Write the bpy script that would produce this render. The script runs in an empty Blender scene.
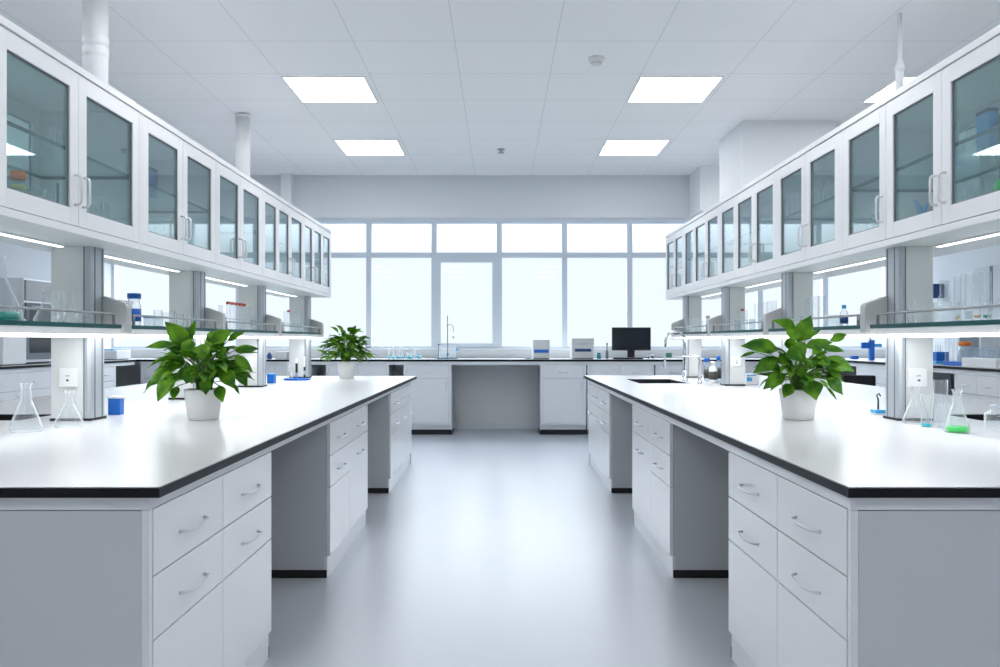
import bpy, bmesh, math, random
from mathutils import Vector, Matrix
random.seed(7)
PI = math.pi
SC = bpy.context.scene
COL = SC.collection
F = 805.0            # focal length in pixels of the 1000 px frame
H = 1.28             # eye height

# ------------------------------------------------------------------ materials
def _nt(name):
    m = bpy.data.materials.new(name); m.use_nodes = True
    nt = m.node_tree; nt.nodes.clear()
    out = nt.nodes.new('ShaderNodeOutputMaterial')
    return m, nt, out

def pbr(name, col, rough=0.4, metal=0.0, var=0.03, scale=6.0, coat=0.0, spec=0.5, bump=0.0):
    m, nt, out = _nt(name)
    b = nt.nodes.new('ShaderNodeBsdfPrincipled')
    tc = nt.nodes.new('ShaderNodeTexCoord')
    no = nt.nodes.new('ShaderNodeTexNoise'); no.inputs['Scale'].default_value = scale; no.inputs['Detail'].default_value = 4
    nt.links.new(tc.outputs['Object'], no.inputs['Vector'])
    mp = nt.nodes.new('ShaderNodeMix'); mp.data_type = 'RGBA'
    mp.inputs['A'].default_value = (*[c * (1 - var) for c in col], 1)
    mp.inputs['B'].default_value = (*[min(1, c * (1 + var)) for c in col], 1)
    nt.links.new(no.outputs['Fac'], mp.inputs['Factor'])
    nt.links.new(mp.outputs['Result'], b.inputs['Base Color'])
    b.inputs['Roughness'].default_value = rough
    b.inputs['Metallic'].default_value = metal
    b.inputs['Specular IOR Level'].default_value = spec
    b.inputs['Coat Weight'].default_value = coat
    b.inputs['Coat Roughness'].default_value = 0.08
    if bump:
        bp = nt.nodes.new('ShaderNodeBump'); bp.inputs['Strength'].default_value = bump; bp.inputs['Distance'].default_value = 0.002
        nt.links.new(no.outputs['Fac'], bp.inputs['Height']); nt.links.new(bp.outputs['Normal'], b.inputs['Normal'])
    nt.links.new(b.outputs[0], out.inputs[0])
    return m

def emit(name, col, s):
    m, nt, out = _nt(name)
    e = nt.nodes.new('ShaderNodeEmission'); e.inputs[0].default_value = (*col, 1); e.inputs[1].default_value = s
    nt.links.new(e.outputs[0], out.inputs[0])
    return m

def thin_glass(name, tint, body=(0.9, 0.95, 1.0), base=0.02, edge=0.5, power=3.0, rough=0.02, milky=0.0, rim=0.0):
    """clear sheet or shell: see-through, more mirror-like towards its edges"""
    m, nt, out = _nt(name)
    tr = nt.nodes.new('ShaderNodeBsdfTransparent'); tr.inputs[0].default_value = (*tint, 1)
    gl = nt.nodes.new('ShaderNodeBsdfGlossy'); gl.inputs['Color'].default_value = (*body, 1); gl.inputs['Roughness'].default_value = rough
    lw = nt.nodes.new('ShaderNodeLayerWeight'); lw.inputs['Blend'].default_value = 0.5
    pw = nt.nodes.new('ShaderNodeMath'); pw.operation = 'POWER'; pw.inputs[1].default_value = power
    ml = nt.nodes.new('ShaderNodeMath'); ml.operation = 'MULTIPLY_ADD'; ml.inputs[1].default_value = edge; ml.inputs[2].default_value = base
    nt.links.new(lw.outputs['Facing'], pw.inputs[0]); nt.links.new(pw.outputs[0], ml.inputs[0])
    mx = nt.nodes.new('ShaderNodeMixShader')
    nt.links.new(ml.outputs[0], mx.inputs[0]); nt.links.new(tr.outputs[0], mx.inputs[1]); nt.links.new(gl.outputs[0], mx.inputs[2])
    if rim:
        dw = nt.nodes.new('ShaderNodeBsdfDiffuse'); dw.inputs[0].default_value = (0.95, 0.97, 1.0, 1)  # painted white outline at grazing angles, standing in for bright reflections
        mr = nt.nodes.new('ShaderNodeMixShader'); mr.inputs[0].default_value = rim
        nt.links.new(gl.outputs[0], mr.inputs[1]); nt.links.new(dw.outputs[0], mr.inputs[2]); nt.links.new(mr.outputs[0], mx.inputs[2])
    last = mx
    if milky:
        df = nt.nodes.new('ShaderNodeBsdfTranslucent'); df.inputs[0].default_value = (*body, 1)
        m2 = nt.nodes.new('ShaderNodeMixShader'); m2.inputs[0].default_value = milky
        nt.links.new(mx.outputs[0], m2.inputs[1]); nt.links.new(df.outputs[0], m2.inputs[2]); last = m2
    nt.links.new(last.outputs[0], out.inputs[0])
    return m

M = {}
M['paint'] = pbr('white_enamel', (0.80, 0.815, 0.835), 0.32, var=0.008, scale=2)
M['front'] = pbr('drawer_front_enamel', (0.84, 0.85, 0.865), 0.22, var=0.008, scale=2)
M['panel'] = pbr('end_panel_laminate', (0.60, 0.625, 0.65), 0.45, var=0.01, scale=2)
M['postpanel'] = pbr('post_panel', (0.70, 0.715, 0.715), 0.5, var=0.008, scale=2)
M['bracket'] = pbr('bracket_grey', (0.45, 0.465, 0.47), 0.5, var=0.008)
M['top'] = pbr('worktop_white', (0.66, 0.665, 0.67), 0.24, var=0.008, scale=3, coat=0.0)
M['edge'] = pbr('worktop_edge_black', (0.005, 0.006, 0.009), 0.4, spec=.2)
M['rubber'] = pbr('black_rubber', (0.010, 0.011, 0.013), 0.6)
M['alu'] = pbr('anodised_aluminium', (0.47, 0.51, 0.55), 0.42, 0.4, var=0.02)
M['aludark'] = pbr('dark_gasket', (0.16, 0.18, 0.21), 0.5)
M['steel'] = pbr('brushed_steel', (0.74, 0.76, 0.78), 0.28, 0.95, var=0.02)
M['chrome'] = pbr('chrome', (0.62, 0.65, 0.68), 0.12, 1.0, var=0.01)
M['satin'] = pbr('satin_handle', (0.72, 0.735, 0.755), 0.35, 0.35, var=0.01)
M['rail'] = pbr('guard_rail_metal', (0.30, 0.315, 0.33), 0.4, 0.3, var=0.01)
M['wall'] = pbr('wall_paint', (0.78, 0.81, 0.84), 0.7, var=0.01, scale=1.5)
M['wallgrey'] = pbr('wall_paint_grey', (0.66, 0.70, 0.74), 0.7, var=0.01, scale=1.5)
M['winframe'] = pbr('window_frame_paint', (0.72, 0.77, 0.82), 0.45, var=0.01)
M['sill'] = pbr('sill_beige', (0.74, 0.75, 0.75), 0.5, var=0.01)
M['pipe'] = pbr('white_pipe', (0.80, 0.82, 0.84), 0.35, var=0.01)
M['white'] = pbr('white_plastic', (0.82, 0.83, 0.84), 0.35, var=0.01)
M['offwhite'] = pbr('instrument_plastic', (0.70, 0.70, 0.69), 0.45, var=0.01)
M['blue'] = pbr('blue_plastic', (0.004, 0.13, 0.55), 0.35)
M['sky'] = pbr('light_blue_plastic', (0.06, 0.40, 0.80), 0.35)
M['navy'] = pbr('navy_card', (0.015, 0.06, 0.20), 0.5)
M['teal'] = pbr('teal_plastic', (0.02, 0.22, 0.28), 0.35)
M['orange'] = pbr('orange_cap', (0.85, 0.20, 0.01), 0.4)
M['red'] = pbr('red_cap', (0.55, 0.10, 0.05), 0.4)
M['beige'] = pbr('beige_cap', (0.70, 0.50, 0.33), 0.5)
M['amber'] = pbr('pale_yellow_liquid', (0.72, 0.66, 0.28), 0.2)
M['green'] = pbr('green_liquid', (0.03, 0.62, 0.10), 0.12)
M['tealliq'] = pbr('teal_liquid', (0.01, 0.36, 0.30), 0.12)
M['cyan'] = pbr('cyan_liquid', (0.03, 0.62, 0.72), 0.12)
M['black'] = pbr('black_plastic', (0.012, 0.013, 0.015), 0.35)
M['screen'] = pbr('dark_screen', (0.004, 0.012, 0.018), 0.12)
M['fabric'] = pbr('black_fabric', (0.016, 0.017, 0.02), 0.85, bump=0.3, scale=80)
M['sinkblack'] = pbr('black_sink', (0.012, 0.014, 0.017), 0.3)
M['pot'] = pbr('white_pot', (0.80, 0.81, 0.81), 0.35, var=0.01)
M['soil'] = pbr('soil', (0.03, 0.022, 0.015), 0.95, var=0.4, scale=60, bump=0.6)
M['stem'] = pbr('green_stem', (0.10, 0.24, 0.03), 0.5, var=0.15)
M['dark'] = pbr('label_dark', (0.06, 0.06, 0.06), 0.6)
M['greenplastic'] = pbr('green_tap_grip', (0.01, 0.14, 0.08), 0.4)
M['lamp'] = emit('ceiling_light_diffuser', (0.99, 0.99, 1.0), 9.0)
M['led'] = emit('led_diffuser', (0.96, 0.98, 1.0), 2.6)
M['led2'] = emit('shelf_led_diffuser', (0.97, 0.985, 1.0), 8.5)
M['pane'] = thin_glass('cabinet_pane', (0.88, 0.965, 0.95), base=0.02, edge=1.0, power=3.0)
M['shelfglass'] = thin_glass('shelf_glass', (0.88, 0.95, 0.94), base=0.03, edge=0.4, power=4.0)
M['glassedge'] = pbr('green_glass_edge', (0.005, 0.075, 0.08), 0.5, spec=.25)
M['winpane'] = thin_glass('window_pane', (0.98, 0.99, 1.0), base=0.01, edge=0.3, power=5.0)
M['lab'] = thin_glass('labware_glass', (0.982, 0.988, 0.99), base=0.02, edge=0.85, power=2.6, rough=0.06, milky=0.035, rim=0.6)
M['labplastic'] = thin_glass('clear_plastic', (0.90, 0.93, 0.95), base=0.05, edge=0.5, power=2.0, rough=0.2, milky=0.22)

def leaf_mat():
    m, nt, out = _nt('leaf_green')
    b = nt.nodes.new('ShaderNodeBsdfPrincipled'); b.inputs['Roughness'].default_value = 0.45; b.inputs['Specular IOR Level'].default_value = 0.3
    tc = nt.nodes.new('ShaderNodeTexCoord'); no = nt.nodes.new('ShaderNodeTexNoise'); no.inputs['Scale'].default_value = 14
    nt.links.new(tc.outputs['Object'], no.inputs['Vector'])
    cr = nt.nodes.new('ShaderNodeValToRGB')
    cr.color_ramp.elements[0].position = 0.35; cr.color_ramp.elements[0].color = (0.035, 0.16, 0.008, 1)
    cr.color_ramp.elements[1].position = 0.68; cr.color_ramp.elements[1].color = (0.17, 0.42, 0.012, 1)
    nt.links.new(no.outputs['Fac'], cr.inputs[0]); nt.links.new(cr.outputs[0], b.inputs['Base Color'])
    t = nt.nodes.new('ShaderNodeBsdfTranslucent'); nt.links.new(cr.outputs[0], t.inputs[0])
    mx = nt.nodes.new('ShaderNodeMixShader'); mx.inputs[0].default_value = 0.3
    nt.links.new(b.outputs[0], mx.inputs[1]); nt.links.new(t.outputs[0], mx.inputs[2]); nt.links.new(mx.outputs[0], out.inputs[0])
    return m
M['leaf'] = leaf_mat()

def ceiling_mat():
    m, nt, out = _nt('ceiling_tiles')
    b = nt.nodes.new('ShaderNodeBsdfPrincipled'); b.inputs['Roughness'].default_value = 0.8
    tc = nt.nodes.new('ShaderNodeTexCoord'); sp = nt.nodes.new('ShaderNodeSeparateXYZ')
    nt.links.new(tc.outputs['Object'], sp.inputs[0])
    def seam(axis, off, period, w):
        a = nt.nodes.new('ShaderNodeMath'); a.operation = 'ADD'; a.inputs[1].default_value = off + 50 * period
        d = nt.nodes.new('ShaderNodeMath'); d.operation = 'DIVIDE'; d.inputs[1].default_value = period
        f = nt.nodes.new('ShaderNodeMath'); f.operation = 'FRACT'
        l = nt.nodes.new('ShaderNodeMath'); l.operation = 'LESS_THAN'; l.inputs[1].default_value = w / period
        nt.links.new(sp.outputs[axis], a.inputs[0]); nt.links.new(a.outputs[0], d.inputs[0]); nt.links.new(d.outputs[0], f.inputs[0]); nt.links.new(f.outputs[0], l.inputs[0])
        return l
    sx = seam(0, 0.884 + 0.003, 0.612, 0.006); sy = seam(1, -4.846 + 0.004, 0.594, 0.008)
    mx = nt.nodes.new('ShaderNodeMath'); mx.operation = 'MAXIMUM'
    nt.links.new(sx.outputs[0], mx.inputs[0]); nt.links.new(sy.outputs[0], mx.inputs[1])
    no = nt.nodes.new('ShaderNodeTexNoise'); no.inputs['Scale'].default_value = 120; nt.links.new(tc.outputs['Object'], no.inputs['Vector'])
    c0 = nt.nodes.new('ShaderNodeMix'); c0.data_type = 'RGBA'
    c0.inputs['A'].default_value = (0.87, 0.89, 0.91, 1); c0.inputs['B'].default_value = (0.89, 0.91, 0.93, 1)
    nt.links.new(no.outputs['Fac'], c0.inputs['Factor'])
    c1 = nt.nodes.new('ShaderNodeMix'); c1.data_type = 'RGBA'; c1.inputs['B'].default_value = (0.70, 0.73, 0.77, 1)
    nt.links.new(mx.outputs[0], c1.inputs['Factor']); nt.links.new(c0.outputs['Result'], c1.inputs['A'])
    nt.links.new(c1.outputs['Result'], b.inputs['Base Color']); nt.links.new(b.outputs[0], out.inputs[0])
    return m
M['ceiling'] = ceiling_mat()
M['floor'] = pbr('epoxy_floor', (0.57, 0.60, 0.65), 0.30, var=0.03, scale=1.2, spec=0.6)

# ------------------------------------------------------------------ mesh helpers
class B:
    def __init__(s): s.bm = bmesh.new()
    def _faces(s, vs, fs, mi=0, smooth=False):
        vv = [s.bm.verts.new(v) for v in vs]
        for f in fs:
            try:
                fc = s.bm.faces.new([vv[i] for i in f]); fc.material_index = mi; fc.smooth = smooth
            except ValueError: pass
    def box(s, x0, x1, y0, y1, z0, z1, mi=0):
        if x0 > x1: x0, x1 = x1, x0
        if y0 > y1: y0, y1 = y1, y0
        if z0 > z1: z0, z1 = z1, z0
        vs = [(x, y, z) for x in (x0, x1) for y in (y0, y1) for z in (z0, z1)]
        s._faces(vs, [(0, 1, 3, 2), (4, 6, 7, 5), (0, 4, 5, 1), (2, 3, 7, 6), (0, 2, 6, 4), (1, 5, 7, 3)], mi)
        return s
    def rbox(s, x0, x1, y0, y1, z0, z1, r=0.005, seg=2, mi=0):
        b = bmesh.new(); bmesh.ops.create_cube(b, size=1)
        for v in b.verts:
            v.co = Vector(((x0 + x1) / 2 + v.co.x * (x1 - x0), (y0 + y1) / 2 + v.co.y * (y1 - y0), (z0 + z1) / 2 + v.co.z * (z1 - z0)))
        bmesh.ops.bevel(b, geom=list(b.edges), offset=r, segments=seg, affect='EDGES', profile=0.5)
        b.verts.index_update(); b.faces.ensure_lookup_table()
        s._faces([v.co.copy() for v in b.verts], [[v.index for v in f.verts] for f in b.faces], mi); b.free()
        return s
    def lathe(s, prof, c=(0, 0, 0), n=24, mi=0, smooth=True, close=False):
        """prof: (radius, height) pairs revolved about the vertical through c"""
        vs, fs, rings = [], [], []
        for r, z in prof:
            if r < 1e-6:
                rings.append([len(vs)] * n); vs.append((c[0], c[1], c[2] + z))
            else:
                rings.append(list(range(len(vs), len(vs) + n)))
                for k in range(n):
                    a = 2 * PI * k / n; vs.append((c[0] + r * math.cos(a), c[1] + r * math.sin(a), c[2] + z))
        pairs = list(zip(rings[:-1], rings[1:])) + ([(rings[-1], rings[0])] if close else [])
        for A, Bb in pairs:
            for k in range(n):
                f = [A[k], A[(k + 1) % n], Bb[(k + 1) % n], Bb[k]]
                f = [f[i] for i in range(4) if f[i] != f[i - 1]]
                if len(f) > 2: fs.append(f)
        s._faces(vs, fs, mi, smooth); return s
    def tube(s, pts, r, n=10, mi=0, radii=None):
        pts = [Vector(p) for p in pts]; rings = []; up = Vector((0, 0, 1))
        t0 = (pts[1] - pts[0]).normalized()
        nrm = t0.cross(up) if abs(t0.dot(up)) < 0.95 else t0.cross(Vector((1, 0, 0)))
        nrm.normalize(); vs = []
        for i, p in enumerate(pts):
            if i == 0: t = pts[1] - pts[0]
            elif i == len(pts) - 1: t = pts[-1] - pts[-2]
            else: t = (pts[i + 1] - pts[i]).normalized() + (pts[i] - pts[i - 1]).normalized()
            t.normalize(); nrm = (nrm - t * nrm.dot(t)).normalized(); bi = t.cross(nrm)
            rr = radii[i] if radii else r
            rings.append(list(range(len(vs), len(vs) + n)))
            for k in range(n):
                a = 2 * PI * k / n; vs.append(p + nrm * (rr * math.cos(a)) + bi * (rr * math.sin(a)))
        fs = [[A[k], A[(k + 1) % n], Bb[(k + 1) % n], Bb[k]] for A, Bb in zip(rings[:-1], rings[1:]) for k in range(n)]
        fs.append(rings[0][::-1]); fs.append(rings[-1])
        s._faces(vs, fs, mi, True); return s
    def prism(s, poly, axis, a0, a1, mi=0):
        """2-D outline extruded along an axis ('x','y' or 'z')"""
        def P(u, v, w): return {'x': (w, u, v), 'y': (u, w, v), 'z': (u, v, w)}[axis]
        n = len(poly)
        vs = [P(u, v, a0) for u, v in poly] + [P(u, v, a1) for u, v in poly]
        fs = [list(range(n))[::-1], list(range(n, 2 * n))] + [[i, (i + 1) % n, n + (i + 1) % n, n + i] for i in range(n)]
        s._faces(vs, fs, mi); return s
    def slab(s, x0, x1, y0, y1, z0, z1, holes=(), mi=0):
        xs = sorted({x0, x1} | {h[0] for h in holes} | {h[1] for h in holes}); ys = sorted({y0, y1} | {h[2] for h in holes} | {h[3] for h in holes})
        solid = {}
        for i in range(len(xs) - 1):
            for j in range(len(ys) - 1):
                cx, cy = (xs[i] + xs[i + 1]) / 2, (ys[j] + ys[j + 1]) / 2
                solid[i, j] = not any(h[0] < cx < h[1] and h[2] < cy < h[3] for h in holes)
        for (i, j), ok in solid.items():
            if not ok: continue
            a, b, c, d = xs[i], xs[i + 1], ys[j], ys[j + 1]
            s._faces([(a, c, z1), (b, c, z1), (b, d, z1), (a, d, z1)], [(0, 1, 2, 3)], mi)
            s._faces([(a, c, z0), (b, c, z0), (b, d, z0), (a, d, z0)], [(3, 2, 1, 0)], mi)
            for (di, dj, p, q) in ((-1, 0, (a, d), (a, c)), (1, 0, (b, c), (b, d)), (0, -1, (a, c), (b, c)), (0, 1, (b, d), (a, d))):
                if not solid.get((i + di, j + dj), False):
                    s._faces([(p[0], p[1], z0), (q[0], q[1], z0), (q[0], q[1], z1), (p[0], p[1], z1)], [(0, 1, 2, 3)], mi)
        bmesh.ops.remove_doubles(s.bm, verts=s.bm.verts, dist=1e-6)
        return s
    def obj(s, name, mats, parent=None, loc=(0, 0, 0), bevel=0.0):
        bmesh.ops.recalc_face_normals(s.bm, faces=s.bm.faces)
        me = bpy.data.meshes.new(name); s.bm.to_mesh(me); s.bm.free()
        for m in (mats if isinstance(mats, (list, tuple)) else [mats]): me.materials.append(M[m])
        o = bpy.data.objects.new(name, me); COL.objects.link(o)
        o.location = loc
        if parent is not None: o.parent = parent
        if bevel:
            md = o.modifiers.new('bevel', 'BEVEL'); md.width = bevel; md.segments = 2; md.limit_method = 'ANGLE'
        return o

def tag(o, label, cat, group=None):
    o['label'] = label; o['category'] = cat
    if group: o['group'] = group
    return o
def thing(name, label, cat, loc=(0, 0, 0), rz=0.0, group=None):
    o = bpy.data.objects.new(name, None); COL.objects.link(o); o.empty_display_size = 0.05
    o.location = loc; o.rotation_euler = (0, 0, rz)
    return tag(o, label, cat, group)
def struct(o): o['kind'] = 'structure'; return o
def kids(o): return [c for c in bpy.data.objects if c.parent == o]
def dup(o, parent=None):
    ch = kids(o); c = o.copy(); COL.objects.link(c); c.parent = parent
    for k in ch: dup(k, c)
    return c
ORD = ['first', 'second', 'third', 'fourth', 'fifth', 'sixth', 'seventh', 'eighth', 'ninth', 'tenth']

# ------------------------------------------------------------------ room shell
XW, YB, YN, ZC = 5.6, 11.6, -1.6, 3.08
struct(B().box(-XW - .2, XW + .2, YN - .2, YB + .2, -0.15, 0).obj('floor', 'floor'))
struct(B().box(-XW - .2, XW + .2, YN - .2, YB + .2, ZC, ZC + .15).obj('ceiling', 'ceiling'))
struct(B().box(-XW - .2, -XW, YN - .2, YB + .2, 0, ZC).obj('wall_left', 'wall'))
struct(B().box(XW, XW + .2, YN - .2, YB + .2, 0, ZC).obj('wall_right', 'wall'))
struct(B().box(-XW, XW, YN - .2, YN, 0, ZC).obj('wall_near', 'wall'))
w = B(); w.box(-XW, XW, YB, YB + .2, 0, 1.15); w.box(-XW, XW, YB, YB + .2, 3.0, ZC)
struct(w.obj('wall_back', 'sill'))
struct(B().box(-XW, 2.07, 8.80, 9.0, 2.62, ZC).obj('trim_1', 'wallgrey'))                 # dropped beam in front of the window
struct(B().box(2.07, XW, 8.33, 9.0, 2.62, ZC).obj('trim_2', 'wall'))
struct(B().box(-2.37, -2.26, 8.70, 8.80, 2.55, ZC).obj('trim_3', 'wall'))
struct(B().box(1.99, 2.75, 6.60, 7.30, 2.425, ZC).obj('trim_4', 'wall'))                  # boxed column over the right cabinets
struct(B().box(-0.66, 0.56, YB - .012, YB, 0, 0.075).obj('baseboard_back', 'winframe'))
# window bays
BW = 0.941
nb = 0
for k in range(-6, 6):
    x0 = -0.01 + BW * k; x1 = x0 + BW
    x0c, x1c = max(x0, -XW), min(x1, XW)
    if x1c - x0c < 0.2: continue
    nb += 1
    f = B(); m_ = 0.039; ya, yb = YB + .01, YB + .09
    f.box(x0c, x0c + m_, ya, yb, 1.15, 3.0); f.box(x1c - m_, x1c, ya, yb, 1.15, 3.0)
    f.box(x0c + m_, x1c - m_, ya, yb, 2.96, 3.0); f.box(x0c + m_, x1c - m_, ya, yb, 2.467, 2.543); f.box(x0c + m_, x1c - m_, ya, yb, 1.15, 1.19)
    fr = struct(f.obj('window_%d' % nb, 'winframe'))
    a, b_, c, d = x0c + m_, x1c - m_, 1.19, 2.467
    if k == -1:
        g = B(); g.box(a, a + .062, ya - .02, yb - .03, c, d); g.box(b_ - .062, b_, ya - .02, yb - .03, c, d)
        g.box(a + .062, b_ - .062, ya - .02, yb - .03, d - .07, d); g.box(a + .062, b_ - .062, ya - .02, yb - .03, c, c + .045)
        g.obj('sash', 'winframe', fr)
        a += .062; b_ -= .062; c += .045; d -= .07
    B().box(a, b_, ya + .03, ya + .036, c, d).obj('pane', 'winpane', fr)
    B().box(x0c + m_, x1c - m_, ya + .03, ya + .036, 2.543, 2.96).obj('pane', 'winpane', fr)
struct(B().rbox(-XW, XW, YB - .03, YB + .02, 1.135, 1.16, .004).obj('trim_5', 'paint'))

# ------------------------------------------------------------------ ceiling fittings
LY = [0.38, 2.16, 3.94, 5.79, 7.53]
LX = [-3.04, -1.208, 1.243, 3.02]
proto = None
COLW = {-3.04: 'over the left side', -1.208: 'left of the aisle', 1.243: 'right of the aisle', 3.02: 'over the right side'}
ROWW = {0.38: 'behind the camera', 2.16: 'just above the camera', 3.94: 'nearer than the smoke detector', 5.79: 'just beyond the smoke detector', 7.53: 'nearest the window wall'}
for y in LY:
    for x in LX:
        if proto is None:
            proto = thing('ceiling_light', '', 'ceiling light')
            g = B(); W2, L2 = .287, .296
            g.box(-W2, W2, -L2, -L2 + .012, -.006, 0); g.box(-W2, W2, L2 - .012, L2, -.006, 0)
            g.box(-W2, -W2 + .012, -L2 + .012, L2 - .012, -.006, 0); g.box(W2 - .012, W2, -L2 + .012, L2 - .012, -.006, 0)
            g.obj('frame', 'white', proto)
            B().box(-W2 + .012, W2 - .012, -L2 + .012, L2 - .012, -.004, -.001).obj('diffuser', 'lamp', proto)
            t = proto
        else: t = dup(proto)
        t.location = (x, y, ZC)
        tag(t, 'square lit ceiling panel %s, in the row %s' % (COLW[x], ROWW[y]), 'ceiling light', 'square ceiling light panels')
t = thing('smoke_detector', 'round white smoke detector on the ceiling near the right lights', 'smoke detector', (.616, 5.14, ZC))
B().lathe([(0, 0), (.052, 0), (.052, -.018), (.044, -.03), (0, -.03)], n=28).obj('base', 'white', t)
B().lathe([(0, -.03), (.036, -.03), (.034, -.042), (.02, -.047), (0, -.047)], n=28).obj('sensor_cap', 'sill', t)
t = thing('ceiling_sprinkler', 'small round ceiling fitting above the centre of the aisle near the beam', 'sprinkler', (0.01, 7.59, ZC))
B().lathe([(0, 0), (.035, 0), (.035, -.008), (.012, -.012), (.012, -.03), (.03, -.034), (.03, -.038), (0, -.038)], n=20).obj('rosette', 'alu', t)

# service pipes from cabinet tops to the ceiling
def pipe(x, y, z0, r, label, collar):
    t = thing('service_pipe', label, 'pipe', (x, y, z0))
    B().lathe([(0, 0), (r, 0), (r, ZC - z0 - .005), (0, ZC - z0 - .005)], n=28).obj('pipe', 'pipe', t)
    for cz in collar: B().lathe([(r * 1.001, cz), (r * 1.06, cz + .003), (r * 1.06, cz + .045), (r * 1.001, cz + .048)], n=28).obj('collar', 'pipe', t)
    g = B(); g.lathe([(r * 1.001, ZC - z0 - .03), (r * 1.05, ZC - z0 - .028), (r * 1.05, ZC - z0 - .006), (r * 1.001, ZC - z0 - .006)], n=28)
    g.obj('ceiling_flange', 'pipe', t)
pipe(-2.05, 4.08, 2.42, .059, 'thick white pipe rising from the left cabinets, nearest the camera', [.29, .345])
pipe(-2.05, 6.42, 2.42, .056, 'thick white pipe rising from the left cabinets, farther from the camera', [])
t = thing('service_pipe', 'slim white stepped pipe rising from the right cabinets', 'pipe', (2.2, 4.43, 2.42))
B().lathe([(0, 0), (.022, 0), (.022, .36), (.022, .38), (.013, .395), (.012, .41), (.012, ZC - 2.425), (0, ZC - 2.425)], n=20).obj('pipe', 'pipe', t)
B().lathe([(.0221, .34), (.026, .343), (.026, .365), (.0221, .368)], n=20).obj('collar', 'pipe', t)

# ------------------------------------------------------------------ handles
def bow_handle(parent, cx, y, cz, L, mat='satin', out=.032, r=.0048):
    """horizontal bow pull on a front facing -y"""
    g = B(); pts = [(cx - L / 2, y, cz)]
    for k in range(9):
        u = -1 + 2 * k / 8
        pts.append((cx + u * L * .43, y - out * (0.62 + .38 * (1 - u * u)), cz))
    pts.append((cx + L / 2, y, cz))
    g.tube(pts, r, 8)
    return g.obj('handle', mat, parent)
def d_handle(parent, x, y, z0, z1, mat='satin', out=.03, r=.0055, sgn=1):
    g = B(); q = .016; s = sgn
    pts = [(x, y, z0), (x, y - s * (out - q), z0), (x, y - s * (out - q * .3), z0 + q * .3), (x, y - s * out, z0 + q), (x, y - s * out, z1 - q), (x, y - s * (out - q * .3), z1 - q * .3), (x, y - s * (out - q), z1), (x, y, z1)]
    g.tube(pts, r, 8)
    return g.obj('handle', mat, parent)

# ------------------------------------------------------------------ base units (front faces -y, width along +x)
def base_unit(name, label, cols, height, depth, loc, rz, group=None, kick=.115, strip_end=(.004, .004), low_back=False, hl=.19, toe=0.0, stile=.004, bottom_rail=0.0, kickmat='paint'):
    """cols: list of (width, [(kind, height, handle)]) ; height of the last entry None = down to the plinth"""
    W = sum(c[0] for c in cols)
    t = thing(name, label, 'cabinet', loc, rz, group)
    th = .018
    g = B(); zt = height
    g.box(0, th, .02, depth, kick, zt); g.box(W - th, W, .02, depth, kick, zt)
    g.box(0, th, .031 + toe, depth, .001, kick); g.box(W - th, W, .031 + toe, depth, .001, kick); g.box(th, W - th, .02, depth, kick, kick + th)
    g.box(th, W - th, depth - .012, depth, kick + th, .68 if low_back else zt)
    x = 0
    for c in cols[:-1]:
        x += c[0]; g.box(x - th / 2, x + th / 2, .02, depth * (.4 if low_back else .96), kick + th, zt)
    g.box(th, W - th, .02, .06, zt - .02, zt)
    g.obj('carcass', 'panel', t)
    p = B(); p.box(0.0, W, .014 + toe, .03 + toe, .001, kick); 
    p.obj('plinth', kickmat, t)
    if strip_end[0]: B().box(-strip_end[0] , -.0005, .016 + toe, depth, .001, .043).obj('kick_strip', 'rubber', t)
    if strip_end[1]: B().box(W + .0005, W + strip_end[1], .016 + toe, depth, .001, .043).obj('kick_strip', 'rubber', t)
    x = 0; gap = .0022
    for wd, rows in cols:
        z = zt
        for kind, h, hd in rows:
            z0 = kick + bottom_rail if h is None else z - h
            xa, xb = x + gap + (stile if x == 0 else 0), x + wd - gap - (stile if abs(x + wd - W) < 1e-6 else 0)
            fr = B().box(xa, xb, 0, .018, z0 + gap, z - gap).obj('drawer' if kind == 'drawer' else 'door', 'front', t, bevel=.0012)
            if hd == 'h': bow_handle(fr, (xa + xb) / 2, 0, (z0 + z) / 2 - .012 if kind == 'drawer' else z - .10, hl)
            elif hd == 'vr': d_handle(fr, xb - .035, 0, z - .16 - .0, z - .05)
            elif hd == 'vl': d_handle(fr, xa + .035, 0, z - .16, z - .05)
            z = z0
        x += wd
    if stile > .01 or bottom_rail:
        g = B(); g.box(0, stile, .0, .018, kick, zt); g.box(W - stile, W, 0, .018, kick, zt)
        if bottom_rail: g.box(stile, W - stile, 0, .018, kick, kick + bottom_rail)
        g.obj('face_frame', 'paint', t)
    return t
A = lambda w: (w, [('drawer', .18, 'h'), ('drawer', .17, 'h'), ('door', None, None)])
D = lambda w: (w, [('drawer', .18, 'h'), ('door', None, 'h')])

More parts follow.
